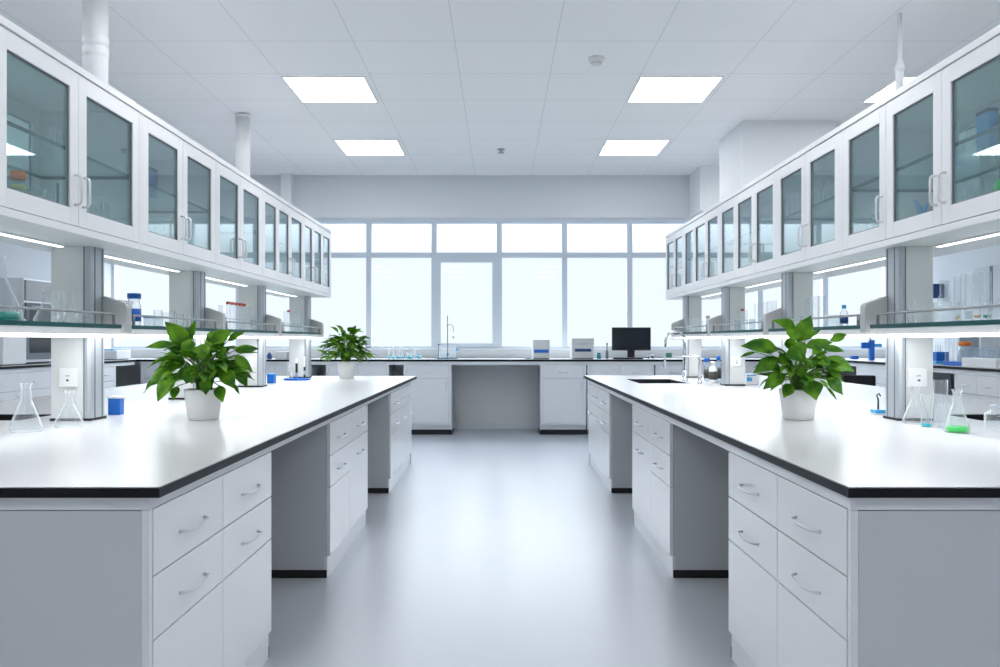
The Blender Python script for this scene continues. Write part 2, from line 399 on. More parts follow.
XFACE, Y0, Y1 = .915, 2.08, 8.36
SIDE = {-1: 'left', 1: 'right'}
for s in (-1, 1):
    nm = SIDE[s]; Y1 = 8.52 if s < 0 else 8.66
    xe = .88 if s < 0 else .90
    # worktop
    holes = [(2.27, 2.78, 3.80, 4.14)]
    if s > 0: holes.append((1.22, 1.665, 7.05, 7.85))
    hl_ = [tuple((-h[1], -h[0], h[2], h[3])) if s < 0 else h for h in holes]
    xa, xb = (-3.1, -xe) if s < 0 else (xe, 3.1)
    t = thing('island_worktop', 'long white worktop with black edge on the %s island' % nm, 'worktop', (0, 0, 0))
    t.location = ((xa + xb) / 2, Y0, .872)
    def L(b_, name, mats, bevel=0):
        o = b_.obj(name, mats, t, bevel=bevel); o.location = -t.location; return o
    L(B().slab(xa, xb, Y0, Y1, .872, .8965, hl_), 'edge_band', 'edge')
    L(B().slab(xa + .0025, xb - .0025, Y0 + .0025, Y1 - .0025, .897, .90, hl_), 'work_surface', 'top')
    # base frame
    t = thing('laboratory_bench', 'grey end panels and white top rail carrying the %s island worktop' % nm, 'bench', (s * 2.0, Y0, 0))
    def Q(b_, name, mats):
        o = b_.obj(name, mats, t); o.location = -t.location; return o
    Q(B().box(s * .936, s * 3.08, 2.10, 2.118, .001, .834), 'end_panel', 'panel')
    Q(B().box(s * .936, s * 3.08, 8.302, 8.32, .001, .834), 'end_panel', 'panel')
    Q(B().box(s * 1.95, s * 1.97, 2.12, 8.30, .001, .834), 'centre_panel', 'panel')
    g = B(); g.box(s * .915, s * .935, 2.10, 8.32, .8365, .8715); g.box(s * .9355, s * 3.08, 2.10, 2.118, .8365, .8715); g.box(s * .9355, s * 3.08, 8.302, 8.32, .8365, .8715); g.box(s * 3.06, s * 3.08, 2.119, 8.30, .8365, .8715)
    Q(g, 'top_rail', 'paint')
    Q(B().box(s * .915, s * .935, 2.10, 2.1175, .001, .8355), 'corner_stile', 'paint'); Q(B().box(s * .915, s * .935, 8.3025, 8.32, .001, .8355), 'corner_stile', 'paint')
    # pedestals
    P = [(2.119, [A(.54), A(.57)], 'near', 'at the near end'),
         (4.33, [A(.575), D(.67)], 'mid', 'between the knee spaces'),
         (6.73, [A(.61), D(.48), D(.478)], 'far', 'three columns wide, far end')]
    for y, cols, w_, lab in P:
        W = sum(c[0] for c in cols); se = {'near': (0, .02), 'mid': (.004, .02), 'far': (.004, 0)}[w_]
        if s < 0: base_unit('drawer_pedestal', 'white drawer pedestal under the left worktop, %s' % lab, cols, .835, .60, (-XFACE, y, 0), PI / 2, 'drawer pedestals of the islands', strip_end=se, low_back=True)
        else: base_unit('drawer_pedestal', 'white drawer pedestal under the right worktop, %s' % lab, cols[::-1], .835, .60, (XFACE, y + W, 0), -PI / 2, 'drawer pedestals of the islands', strip_end=se[::-1], low_back=True)
    # cup sink in the rear half
    h = hl_[0]
    g = B(); x0, x1, y0, y1 = h
    t = thing('sink_basin', 'black recessed sink in the rear half of the %s worktop behind the near post' % nm, 'sink', ((x0 + x1) / 2, (y0 + y1) / 2, .70))
    def R(b_, name, mats):
        o = b_.obj(name, mats, t); o.location = -t.location; return o
    g.box(x0 + .001, x0 + .01, y0 + .001, y1 - .001, .70, .897); g.box(x1 - .01, x1 - .001, y0 + .001, y1 - .001, .70, .897)
    g.box(x0 + .01, x1 - .01, y0 + .001, y0 + .01, .70, .897); g.box(x0 + .01, x1 - .01, y1 - .01, y1 - .001, .70, .897); g.box(x0 + .01, x1 - .01, y0 + .01, y1 - .01, .70, .71)
    R(g, 'bowl', 'sinkblack'); R(B().lathe([(0, .0101), (.03, .0101), (.03, .013), (0, .013)], ((x0 + x1) / 2, (y0 + y1) / 2, .70)), 'drain', 'steel')

# aisle sink of the right island
t = thing('sink_basin', 'dark sink sunk into the far end of the right worktop, below the gooseneck tap', 'sink', (1.5, 7.45, .72))
x0, x1, y0, y1 = 1.22 - 1.5, 1.665 - 1.5, 7.05 - 7.45, 7.85 - 7.45
g = B(); zt = .178
g.box(x0 + .001, x0 + .01, y0 + .001, y1 - .001, 0, zt); g.box(x1 - .01, x1 - .001, y0 + .001, y1 - .001, 0, zt)
g.box(x0 + .01, x1 - .01, y0 + .001, y0 + .01, 0, zt); g.box(x0 + .01, x1 - .01, y1 - .01, y1 - .001, 0, zt); g.box(x0 + .01, x1 - .01, y0 + .01, y1 - .01, 0, .01)
g.obj('bowl', 'sinkblack', t); B().lathe([(0, .0101), (.035, .0101), (.035, .014), (0, .014)]).obj('drain', 'steel', t)
# taps
t = thing('gooseneck_tap', 'tall chrome gooseneck tap arching over the sink of the right worktop', 'tap', (1.712, 7.45, .9005))
pts = [(0, 0, .02), (0, 0, .345)]
for k in range(1, 9): a = PI * k / 8; pts.append((-.09 + .09 * math.cos(a), 0, .375 + .085 * math.sin(a)))
pts += [(-.18, 0, .315)]
B().tube(pts, .0115, 12).obj('spout', 'chrome', t)
B().lathe([(0, 0), (.03, 0), (.03, .012), (.018, .022), (.018, .10), (0, .10)], n=20).obj('base', 'chrome', t)
g = B(); g.tube([(-.012, 0, .39), (-.13, 0, .39)], .004, 8); g.obj('stay_rod', 'chrome', t)
B().tube([(.014, 0, .225), (-.014, 0, .225)], .019, 12).obj('collar', 'chrome', t)
t = thing('side_tap', 'low chrome swing tap with green grip, right of the gooseneck tap', 'tap', (1.728, 6.97, .9005))
pts = [(0, 0, .01), (0, 0, .208), (-.012, 0, .231), (-.035, 0, .238), (-.265, 0, .238), (-.29, 0, .234), (-.30, 0, .215), (-.30, 0, .14)]
B().tube(pts, .0105, 12).obj('spout', 'chrome', t)
B().lathe([(0, 0), (.025, 0), (.025, .012), (.015, .02), (.015, .04), (0, .04)], n=20).obj('base', 'chrome', t)
B().rbox(-.292, -.245, -.03, .01, .228, .268, .006).obj('grip', 'greenplastic', t)

# ------------------------------------------------------------------ glass door cabinets
ZB, ZT = 1.72, 2.42
def glass_cabinet(label, x_bounds, handles, loc, rz, depth=.50):
    """x_bounds along local x from 0; handles per door: edge 'l' / 'r' / None"""
    W = x_bounds[-1]
    t = thing('glass_door_cabinet', label, 'wall cabinet', loc, rz, 'glass door cabinets over the islands')
    zt = ZT - ZB
    B().box(.001, W - .001, -.006, depth + .006, zt - .03, zt).obj('top_panel', 'paint', t, bevel=.002)
    B().box(.001, W - .001, 0, depth, 0, .030).obj('bottom_panel', 'paint', t, bevel=.0015)
    for xx in (.001, W - .019): B().box(xx, xx + .018, .0, depth, .031, zt - .031).obj('side_panel', 'paint', t)
    g = B()
    g.box(.021, W - .021, .030, depth - .030, .340, .356)
    sh = g.obj('shelf', ['shelfglass', 'glassedge'], t)
    for p in sh.data.polygons:
        if abs(p.normal.z) < .5: p.material_index = 1
    for side in (0, 1):
        for i in range(len(x_bounds) - 1):
            a = x_bounds[i] + (.021 if i == 0 else .0015); b = x_bounds[i + 1] - (.021 if i == len(x_bounds) - 2 else .0015)
            ya, yb = (0, .02) if side == 0 else (depth - .02, depth)
            z0, z1 = .033, zt - .033
            st = .064 if (b - a) > .455 else .042
            r0, r1 = .102, zt - .103
            g = B(); g.box(a, a + st, ya, yb, z0, z1); g.box(b - st, b, ya, yb, z0, z1); g.box(a + st, b - st, ya, yb, z0, r0); g.box(a + st, b - st, ya, yb, r1, z1)
            d = g.obj('door', 'paint', t, bevel=.0012)
            ym = (ya + yb) / 2 + (.004 if side == 0 else -.004)
            B().box(a + st + .0005, b - st - .0005, ym - .002, ym + .002, r0 + .0005, r1 - .0005).obj('pane', 'pane', d)
            # dark glazing gasket
            g = B(); q = .005; yo, yi = (ya + .006, ym - .0025) if side == 0 else (ym + .0025, yb - .006)
            g.box(a + st, a + st + q, yo, yi, r0, r1); g.box(b - st - q, b - st, yo, yi, r0, r1); g.box(a + st + q, b - st - q, yo, yi, r1 - q, r1); g.box(a + st + q, b - st - q, yo, yi, r0, r0 + q)
            g.obj('gasket', 'aludark', d)
            e = handles[i]
            if e and side == 0: d_handle(d, (a + .03) if e == 'l' else (b - .03), 0, .118, .240)
            if e and side == 1 and i < 3: d_handle(d, (a + .03) if e == 'l' else (b - .03), depth, .118, .240, sgn=-1)
    return t
CXL, CXR = 1.755, 1.81
# left: bounds given near -> far (local x = world y); handle letters: l = near edge, r = far edge
LC = [([2.205, 2.78], ['r'], 'the nearest one, beside the camera'),
      ([2.78, 3.353, 3.935], ['r', 'l'], 'holding an orange-capped bottle'),
      ([3.935, 4.457, 4.983], ['r', 'l'], 'with a blue box behind its nearer door'),
      ([4.983, 5.444, 5.952], ['r', 'l'], 'two-door one beside the farther ceiling pipe'),
      ([5.952, 6.36, 6.737, 7.19], [None, 'r', 'l'], 'nearer of the two with three narrow doors'),
      ([7.19, 7.57, 7.95, 8.36], ['r', 'l', 'l'], 'the last one, nearest the window')]
for bd, hd, lab in LC:
    glass_cabinet('white glass-fronted cabinet over the left island, %s' % lab, [b_ - bd[0] for b_ in bd], hd, (-CXL, bd[0], ZB), PI / 2)
RC = [([2.30, 2.80], ['r'], 'the nearest one, beside the camera'),
      ([2.80, 3.30, 3.776, 4.27], ['r', 'l', 'l'], 'three-door one holding the green flask'),
      ([4.27, 4.77, 5.28], ['r', 'l'], 'two-door one nearer than the boxed column'),
      ([5.28, 5.73, 6.20, 6.64], ['r', 'l', None], 'three-door one just before the boxed column'),
      ([6.64, 7.07, 7.50, 7.94], ['r', 'l', None], 'three-door one beside the boxed column'),
      ([7.94, 8.36, 8.79], ['r', 'l'], 'the last one, nearest the window')]
for bd, hd, lab in RC:
    loc = [bd[-1] - b_ for b_ in bd][::-1]
    hh = [{'l': 'r', 'r': 'l', None: None}[e] for e in hd][::-1]
    glass_cabinet('white glass-fronted cabinet over the right island, %s' % lab, loc, hh, (CXR, bd[-1], ZB), -PI / 2)

# ------------------------------------------------------------------ posts, shelves and strip lights
PXL, PXR, SXL, SXR = 1.92, 1.87, 1.80, 1.76
PL = [2.57, 3.92, 5.27, 6.63, 8.20]
PR = [2.50, 3.92, 5.37, 6.82, 8.26]
PT = .14
PLAB = ['nearest the camera, beyond the edge of the picture', 'with a clear socket plate, nearest in view', 'behind the large potted plant', 'third one in view from the near end', 'at the far end by the window']
def post(s, yfar, lab, front, shelf_front, socket):
    box_depth = .19 if s < 0 else .165
    """aisle side faces -y locally"""
    rz = PI / 2 if s < 0 else -PI / 2
    loc = (s * front, yfar - PT, .90) if s < 0 else (s * front, yfar, .90)
    t = thing('support_post', 'grey post on the %s worktop, %s' % (SIDE[s], lab), 'post', loc, rz, 'support posts of the islands')
    h = ZB - .90 - .001
    # rounded aluminium profile
    pr = [(0.018, 0), (PT - .018, 0), (PT - .005, .005), (PT, .018), (PT, .036), (0, .036), (0, .018), (.005, .005)]
    B().prism(pr, 'z', .012, h).obj('profile', 'alu', t)
    cam_x = 0 if s < 0 else PT
    sg = -1 if s < 0 else 1
    g = B()
    g.box(cam_x, cam_x + sg * .0012, .031, .036, .012, h)
    for xx in (.030, .100): g.box(xx, xx + .010, -.0012, 0, .012, h)
    g.obj('groove', 'aludark', t)
    B().box(.004, PT - .004, .0365, box_depth, .012, h).obj('infill_panel', 'postpanel', t)
    B().box(-.003, PT + .003, -.003, box_depth + .003, .0005, .0115).obj('base_plate', 'rubber', t)
    # shelf bracket: sloping cheek plate
    d = front - shelf_front
    zb = 1.315 - .90
    poly = [(-d, zb), (-.002, zb), (-.002, zb + .178), (-.012, zb + .175), (-d + .01, zb + .142), (-d + .002, zb + .134), (-d, zb + .12)]
    if s < 0: a0, a1 = PT - .04, PT + .015
    else: a0, a1 = -.015, .04
    B().prism(poly, 'x', a0, a1).obj('shelf_bracket', 'bracket', t, bevel=.002)
    if socket:
        cx = cam_x + sg * .0045; f = box_depth * .55
        so = B().rbox(min(cx - sg * .006, cx + sg * .004), max(cx - sg * .006, cx + sg * .004), f - .043, f + .043, .160, .246, .002).obj('socket_plate', 'white', t)
        cx2 = cx + sg * .0045
        B().box(cx2, cx2 + sg * .001, f - .004, f + .008, .187, .195).box(cx2, cx2 + sg * .001, f - .007, f - .001, .210, .214).box(cx2, cx2 + sg * .001, f + .003, f + .009, .210, .214).obj('socket_hole', 'dark', so)
    return t
for i, y in enumerate(PL): post(-1, y, PLAB[i], PXL, SXL, i in (1, 2, 3))
for i, y in enumerate(PR): post(1, y, PLAB[i], PXR, SXR, i in (1, 2, 3))

BAY = ['nearest the camera', 'second from the camera', 'third from the camera', 'farthest from the camera']
def shelf(s, ya, yb, i, front, depth=.43):
    rz = PI / 2 if s < 0 else -PI / 2
    t = thing('reagent_shelf', 'glass shelf with guard rail over the %s worktop, bay %s' % (SIDE[s], BAY[i]), 'shelf', (s * front, ya if s < 0 else yb, 1.29), rz, 'glass shelves with light strips')
    W = yb - ya
    nx0, nx1 = (W - .053, W) if s < 0 else (0, .053)
    ny0 = (.117 if s < 0 else .107)
    o = B().slab(0, W, 0, depth, .045, .063, [(nx0, nx1, ny0, ny0 + .22)]).obj('glass_panel', ['shelfglass', 'glassedge'], t)
    for p in o.data.polygons:
        if abs(p.normal.z) < .5: p.material_index = 1
    g = B(); g.box(0, W, .003, .103, .016, .0445); g.box(0, W, depth - .055, depth - .004, .027, .0445); xm = .06 if s > 0 else .01; g.box(xm, xm + .02, .1035, depth - .056, .027, .0445); g.box(W - xm - .02 if s > 0 else W - .08, W - xm if s > 0 else W - .06, .1035, depth - .056, .027, .0445)
    g.obj('light_housing', 'paint', t, bevel=.001)
    B().rbox(.002, W - .002, .006, .102, .003, .0155, .004).obj('light_diffuser', 'led2', t)
    g = B(); z = .112; e0, e1 = (.045, .055) if s < 0 else (.055, .045)
    g.tube([(e0, .012, .064), (e0, .012, z), (W - e1, .012, z), (W - e1, .012, .064)], .0078, 8)
    g.obj('guard_rail', 'rail', t)
for i in range(4):
    shelf(-1, PL[i] + .018, PL[i + 1] - .09 + (0 if i else 0), i, SXL)
    shelf(1, PR[i] + .018, PR[i + 1] - .09, i, SXR)
def strip_light(s, x, ya, yb, i):
    t = thing('strip_light', 'lit strip light under the %s cabinets, bay %s' % (SIDE[s], BAY[i]), 'strip light', (s * x, (ya + yb) / 2, ZB), 0, 'strip lights under the cabinets')
    L_ = (yb - ya) / 2
    B().box(-.017, .017, -L_, L_, -.008, -.0005).obj('mounting_rail', 'white', t)
    B().rbox(-.014, .014, -L_ + .01, L_ - .01, -.0115, -.0082, .001).obj('diffuser', 'led', t)
for i in range(4):
    strip_light(-1, 2.03, PL[i] + .04, PL[i + 1] - .19, i)
    strip_light(1, 2.03, PR[i] + .04, PR[i + 1] - .19, i)

# ------------------------------------------------------------------ perimeter benches (1.0 m high)
ZK = 1.02
BXL, BXR, BYF = 4.90, 4.50, 10.85
# back worktop
def worktop(label, x0, x1, y0, y1):
    t = thing('bench_worktop', label, 'worktop', ((x0 + x1) / 2, (y0 + y1) / 2, ZK - .03))
    for b_, n, m in ((B().box(x0, x1, y0, y1, ZK - .03, ZK - .0045), 'edge_band', 'edge'), (B().box(x0 + .002, x1 - .002, y0 + .002, y1 - .002, ZK - .004, ZK), 'work_surface', 'top')):
        o = b_.obj(n, m, t); o.location = -t.location
worktop('long white worktop with dark edge below the window wall', -5.59, 5.59, BYF, YB - .035)
worktop('white worktop with dark edge along the left wall', -5.59, -BXL, 3.0, BYF - .002)
worktop('white worktop with dark edge along the right wall', BXR, 5.59, 3.0, BYF - .002)
def bench_cols(w, hd): return [(w, [('drawer', .185, 'h'), ('door', None, hd)])]
bk = dict(kick=.13, hl=.11, toe=0.03, stile=.035, bottom_rail=.03)
def bench_unit(label, w, loc, rz, hd, n=1):
    cols = [(w / n, [('drawer', .185, 'h'), ('door', None, hd if n == 1 else ('vr' if j == 0 else 'vl'))]) for j in range(n)]
    t = base_unit('bench_cabinet', label, cols, ZK - .075, .58, loc, rz, 'white cabinets under the wall benches', strip_end=(.001, .001), **bk)
    W = w
    B().box(0.0, W, .02, .03, .001, .068).obj('kick_board', 'rubber', t)
    return t
yy = BYF + .015
for x, w, hd, n, lab in ((-4.85, 1.0, 'vr', 2, 'in the far left corner'), (-3.55, 1.0, 'vr', 2, 'behind the left posts'), (-2.35, .85, 'vr', 2, 'beyond the far potted plant'),
                  (-1.30, .645, 'vr', 1, 'left of the central knee space'), (.545, .62, 'vr', 1, 'right of the central knee space'), (1.18, .9, 'vl', 2, 'below the computer monitor'), (2.1, .9, 'vl', 2, 'beyond the gooseneck tap'), (3.3, 1.1, 'vl', 2, 'in the far right corner')):
    bench_unit('white cabinet under the window bench, %s' % lab, w, (x, yy, 0), 0, hd, n)
t = thing('bench_rail', 'white front rail under the window bench worktop', 'rail', (0, yy, ZK - .074))
B().box(-4.86, 4.46, 0, .018, 0, .0435).obj('rail', 'paint', t)
for s, X in ((-1, BXL), (1, BXR)):
    t = thing('bench_rail', 'white front rail under the %s wall bench worktop' % SIDE[s], 'rail', (s * (X + .015), 3.0, ZK - .074))
    B().box(0, s * .018, 0, 7.84, 0, .0435).obj('rail', 'paint', t)
for y, w, lab in ((6.3, 1.2, 'nearest part'), (7.6, 1.25, 'seen below the near shelf'), (9.4, .9, 'next to the far corner')):
    bench_unit('white cabinet under the left wall bench, %s' % lab, w, (-BXL - .015, y, 0), PI / 2, 'vr', 2)
for y, w, lab in ((6.0, 1.2, 'nearest part'), (7.25, .75, 'right of the dark knee space'), (9.1, 1.1, 'next to the far corner')):
    bench_unit('white cabinet under the right wall bench, %s' % lab, w, (BXR + .015, y + w, 0), -PI / 2, 'vl', 2)

# ------------------------------------------------------------------ labware
def shell(prof, wall=.0016):
    """closed double-walled profile from an outer one that starts on the axis"""
    inner = []
    for r, z in prof[::-1]:
        inner.append((max(r - wall, 0) if r > 0 else 0, z + (wall if z < prof[-1][1] - 1e-6 and z <= prof[1][1] + 1e-6 else 0)))
    return prof + inner
def liquid(parent, prof, mat): B().lathe(prof, n=20).obj('liquid', mat, parent)
def flask(name, label, loc, h, rb, rn, liq=None, stopper=None, group=None, n=22):
    t = thing(name, label, 'flask', loc, 0, group)
    zs = h * .66
    p = [(0, 0), (rb * .88, 0), (rb, .008), (rb * .985, .02), (rn * 1.25, zs * .93), (rn, zs), (rn, h - .008), (rn * 1.25, h - .004), (rn * 1.25, h)]
    B().lathe(shell(p), n=n).obj('glass_body', 'lab', t)
    if liq:
        lh, mat = liq; f = lh / (zs * .93)
        r2 = rb * (1 - f) + rn * 1.25 * f
        liquid(t, [(0, .003), (rb * .86, .003), (rb * .95, .010), (r2 * .95, lh), (0, lh)], mat)
    if stopper: B().lathe([(0, h - .01), (rn * .8, h - .01), (rn * 1.1, h + .002), (rn * 1.2, h + .02), (0, h + .022)], n=16).obj('stopper', stopper, t)
    return t
def beaker(name, label, loc, h, r, liq=None, cat='beaker', group=None, n=22, mat='lab'):
    t = thing(name, label, cat, loc, 0, group)
    p = [(0, 0), (r * .9, 0), (r, .006), (r, h - .004), (r * 1.08, h)]
    B().lathe(shell(p), n=n).obj('glass_body', mat, t)
    if liq: liquid(t, [(0, .003), (r * .86, .003), (r * .93, .008), (r * .93, liq[0]), (0, liq[0])], liq[1])
    return t
def tube_(name, label, loc, h, r, cap=None, liq=None, group=None, n=14, foot=False):
    t = thing(name, label, 'test tube' if not foot else 'measuring cylinder', loc, 0, group)
    if foot: p = [(0, 0), (r * 1.6, 0), (r * 1.6, .005), (r, .012), (r, h - .004), (r * 1.15, h)]
    else: p = [(0, 0), (r * .6, .002), (r * .92, .008), (r, .018), (r, h - .004), (r * 1.12, h)]
    B().lathe(shell(p, .0013), n=n).obj('glass_body', 'lab', t)
    if cap: B().lathe([(0, h - .006), (r * .8, h - .006), (r * 1.15, h + .001), (r * 1.15, h + .014), (0, h + .015)], n=n).obj('cap', cap, t)
    if liq: liquid(t, [(0, .014), (r * .85, .02), (r * .85, liq[0]), (0, liq[0])], liq[1])
    return t
def bottle(name, label, loc, h, r, cap, body='lab', labelmat=None, liq=None, group=None, capr=.55):
    t = thing(name, label, 'bottle', loc, 0, group)
    sh = h * .70
    p = [(0, 0), (r * .92, 0), (r, .006), (r, sh * .92), (r * .85, sh), (r * capr * .9, sh + h * .08), (r * capr * .9, h * .86)]
    B().lathe(shell(p), n=22).obj('body', body, t)
    B().lathe([(0, h * .84), (r * capr * 1.05, h * .84), (r * capr * 1.05, h - .003), (r * capr * .95, h), (0, h)], n=22).obj('cap', cap, t)
    if labelmat: B().lathe([(r * 1.005, sh * .2), (r * 1.012, sh * .2), (r * 1.012, sh * .75), (r * 1.005, sh * .75)], n=22, close=True).obj('label', labelmat, t)
    if liq: liquid(t, [(0, .003), (r * .9, .004), (r * .93, .01), (r * .93, liq[0]), (0, liq[0])], liq[1])
    return t
def at(px, X):            # the point at lateral distance X seen in picture column px
    off = px - 500; Y = abs(X) * F / abs(off)
    return (math.copysign(abs(X), off), Y)
S = 1.3535
def on(px, X, z=S):
    x, y = at(px, X); return (x, y, z)

# left shelf, nearest bay
flask('conical_flask', 'tall conical flask with teal liquid at the left picture edge on the shelf', on(-1, 1.94), .25, .085, .025, (.035, 'tealliq'))
flask('conical_flask', 'stoppered conical flask on the near left shelf, right of the teal one', on(47, 1.95), .135, .052, .016, None, 'lab')
tube_('test_tube', 'empty glass tube standing between two flasks on the near left shelf', on(60.5, 1.97), .145, .0105)
flask('conical_flask', 'small narrow-necked flask on the near left shelf beside the post', on(70.5, 1.95), .14, .031, .011)
bottle('dropper_bottle', 'tiny glass bottle with round stopper on the near left shelf, next to the post', on(82.5, 1.88), .062, .018, 'lab')
# left shelf, second bay
t = thing('white_box', 'white card box on the second left shelf beside the bracket', 'box', (-2.08, 4.33, S))
B().box(-.07, .07, -.08, .08, 0, .12).obj('carton', 'white', t, bevel=.002); B().box(-.072, .072, -.082, .082, .121, .139).obj('lid', 'white', t, bevel=.002)
bottle('reagent_bottle', 'clear bottle with blue cap and blue label on the second left shelf', (-1.895, 4.17, S), .168, .034, 'blue', labelmat='blue', capr=.95)
t = thing('sample_box', 'small clear box with light blue lid on the second left shelf', 'box', (-1.90, 4.40, S))
B().box(-.03, .03, -.045, .045, 0, .045).obj('container', 'labplastic', t, bevel=.002); B().box(-.032, .032, -.047, .047, .0455, .056).obj('lid', 'sky', t, bevel=.002)
for i, (px, h, r, X) in enumerate(((158, .10, .024, 1.97), (166, .085, .022, 1.91), (172.5, .105, .015, 1.99), (180, .085, .022, 1.93), (187.5, .11, .010, 1.98), (194, .08, .018, 1.89))):
    beaker('glass_beaker', '%s glass vessel from the left among the clear vessels on the second left shelf' % ORD[i], on(px, X), h, r, group='clear vessels on the second left shelf')
# third left bay: rack with red-capped tubes
def rack(label, x, y0, y1, n, z=S, w=.05, h=.09, mat='labplastic'):
    t = thing('test_tube_rack', label, 'rack', (x, (y0 + y1) / 2, z))
    L_ = (y1 - y0) / 2; g = B()
    g.box(-w / 2, w / 2, -L_, L_, 0, .004)
    for e in (-1, 1): g.box(-w / 2, w / 2, e * L_ - .002, e * L_ + .002, .004, h)
    g.obj('rack_frame', mat, t)
    g = B(); g.box(-w / 2, -w / 2 + .006, -L_ + .003, L_ - .003, h - .012, h - .008); g.box(w / 2 - .006, w / 2, -L_ + .003, L_ - .003, h - .012, h - .008)
    g.obj('rack_rail', mat, t); return t
def tube_row(side, X, pxs, h, r, caps, where, dy=0):
    for i, px in enumerate(pxs):
        x, y = at(px, X)
        cap = caps[i] if isinstance(caps, list) else caps
        tube_('test_tube', '%s tube from the left in the row on the %s%s' % (ORD[i], where, {'red': ', red-capped', None: ''}.get(cap, ', capped')), (x, y, S + .0045), h, r, cap=cap, group='test tubes on the ' + where)
rack('clear tube rack on the third left shelf', -1.96, 5.70, 6.40, 8)
tube_row(-1, 1.96, [228, 232, 236, 240, 244, 247.5, 251], .185, .0125, ['red', 'red', 'red', 'red', 'red', None, None], 'third left shelf')
beaker('glass_beaker', 'small beaker on the third left shelf beside the tube rack', on(258.5, 1.86), .06, .018)
flask('conical_flask', 'faint clear flask on the third left shelf left of the tube rack', on(220.5, 1.95), .17, .045, .014)
rack('clear tube rack on the farthest left shelf', -1.96, 7.22, 7.86, 6)
tube_row(-1, 1.96, [285, 288.5, 292, 295, 298], .185, .013, [None, 'red', None, None, None], 'farthest left shelf')
beaker('glass_beaker', 'beaker on the farthest left shelf, next to the tube rack', on(303, 1.90), .09, .024)
beaker('glass_beaker', 'smaller beaker at the far end of the left shelves', on(281.5, 1.87), .07, .024)

# right shelf, nearest bay
beaker('glass_beaker', 'wide low clear beaker on the near right shelf beside the post', (2.01, 3.70 - .08, S), .095, .058)
beaker('glass_beaker', 'slim clear beaker at the left end of the near right shelf', on(911.5, 1.83), .10, .016)
flask('conical_flask', 'narrow conical flask with wide rim on the near right shelf', on(944.5, 1.88), .178, .042, .018)
for i, (px, X, h, r, lq) in enumerate(((957, 2.02, .205, .014, (.03, 'beige')), (963.5, 1.93, .20, .011, None), (969, 2.02, .205, .017, (.05, 'labplastic')), (977, 1.93, .20, .016, (.03, 'beige')), (987, 2.0, .205, .017, (.03, 'tealliq')))):
    tube_('measuring_cylinder', '%s tall glass cylinder from the left on the near right shelf' % ORD[i], on(px, X), h, r, group='tall cylinders on the near right shelf', foot=True, liq=lq)
beaker('glass_beaker', 'small beaker at the right end of the near right shelf', on(996, 1.86), .075, .028)
# second bay
for i, (px, X) in enumerate(((807.5, 1.96), (815, 1.94), (822, 1.96))):
    beaker('tall_tube', '%s tall wide tube from the left on the second right shelf' % ORD[i], on(px, X), .195, .021, cat='tube', group='tall wide tubes on the second right shelf')
for i, (px, X, h) in enumerate(((795, 1.93, .08), (799, 2.0, .12), (802.5, 1.87, .07))):
    beaker('glass_beaker', '%s small vessel from the left, beside the tall tubes on the second right shelf' % ORD[i], on(px, X), h, .014, group='small vessels on the second right shelf')
t = thing('sample_box', 'clear box with white lid on the second right shelf', 'box', (1.93, 4.66, S))
B().box(-.035, .035, -.05, .05, 0, .055).obj('container', 'labplastic', t, bevel=.002); B().box(-.037, .037, -.052, .052, .0555, .07).obj('lid', 'white', t, bevel=.002)
bottle('reagent_bottle', 'small bottle with blue cap and dark label on the second right shelf', on(844, 1.90), .12, .022, 'sky', labelmat='navy', capr=.5)
t = thing('sample_box', 'teal-lidded clear box behind the blue-capped bottle on the second right shelf', 'box', (2.08, 4.50, S))
B().box(-.05, .05, -.05, .05, 0, .06).obj('container', 'labplastic', t, bevel=.002); B().box(-.052, .052, -.052, .052, .0605, .072).obj('lid', 'teal', t, bevel=.002)
# third bay
rack('clear tube rack holding a brown-capped tube on the third right shelf', 1.95, 6.22, 6.60, 4)
tube_row(1, 1.95, [739, 742.5, 746], .16, .014, [None, 'red', None], 'third right shelf, rack end')
tube_row(1, 1.95, [756.5, 760.5, 765, 769.5, 774.5], .20, .015, None, 'third right shelf, near end')
# far bay
for i, (px, h, X) in enumerate(((689.5, .14, 1.86), (693.5, .165, 1.90), (698, .135, 1.87), (702.5, .11, 1.92))):
    flask('conical_flask', '%s small flask from the left on the farthest right shelf' % ORD[i], on(px, X), h, .022, .009, group='small flasks on the farthest right shelf')
bottle('reagent_bottle', 'small bottle with beige cap on the farthest right shelf', on(707.8, 1.90), .15, .02, 'beige', body='labplastic', capr=.8)

# worktop glassware
W_ = .9005
flask('conical_flask', 'conical flask on the left worktop nearest the picture edge, before the sink', (-1.97, 3.345, W_), .20, .063, .0195)
flask('conical_flask', 'conical flask standing before the post on the left worktop', (-1.885, 3.52, W_), .158, .06, .017)
flask('conical_flask', 'clear conical flask standing before the post on the right worktop', (1.89, 3.66, W_), .165, .056, .018)
beaker('glass_cylinder', 'tall wide glass cylinder behind the small beaker on the right worktop', (2.03, 3.71, W_), .195, .031, cat='glass cylinder')
beaker('glass_beaker', 'narrow beaker with a little cyan liquid on the right worktop', (1.87, 3.53, W_), .14, .022, (.014, 'cyan'))
beaker('glass_beaker', 'low clear beaker between the cyan one and the green flask on the right worktop', (1.93, 3.50, W_), .10, .024)
flask('conical_flask', 'conical flask with bright green liquid on the right worktop', (1.88, 3.31, W_), .175, .047, .017, (.025, 'green'))
t = bottle('wide_jar', 'squat clear jar with lid at the right picture edge on the right worktop', (2.12, 3.42, W_), .105, .055, 'labplastic', capr=.6)
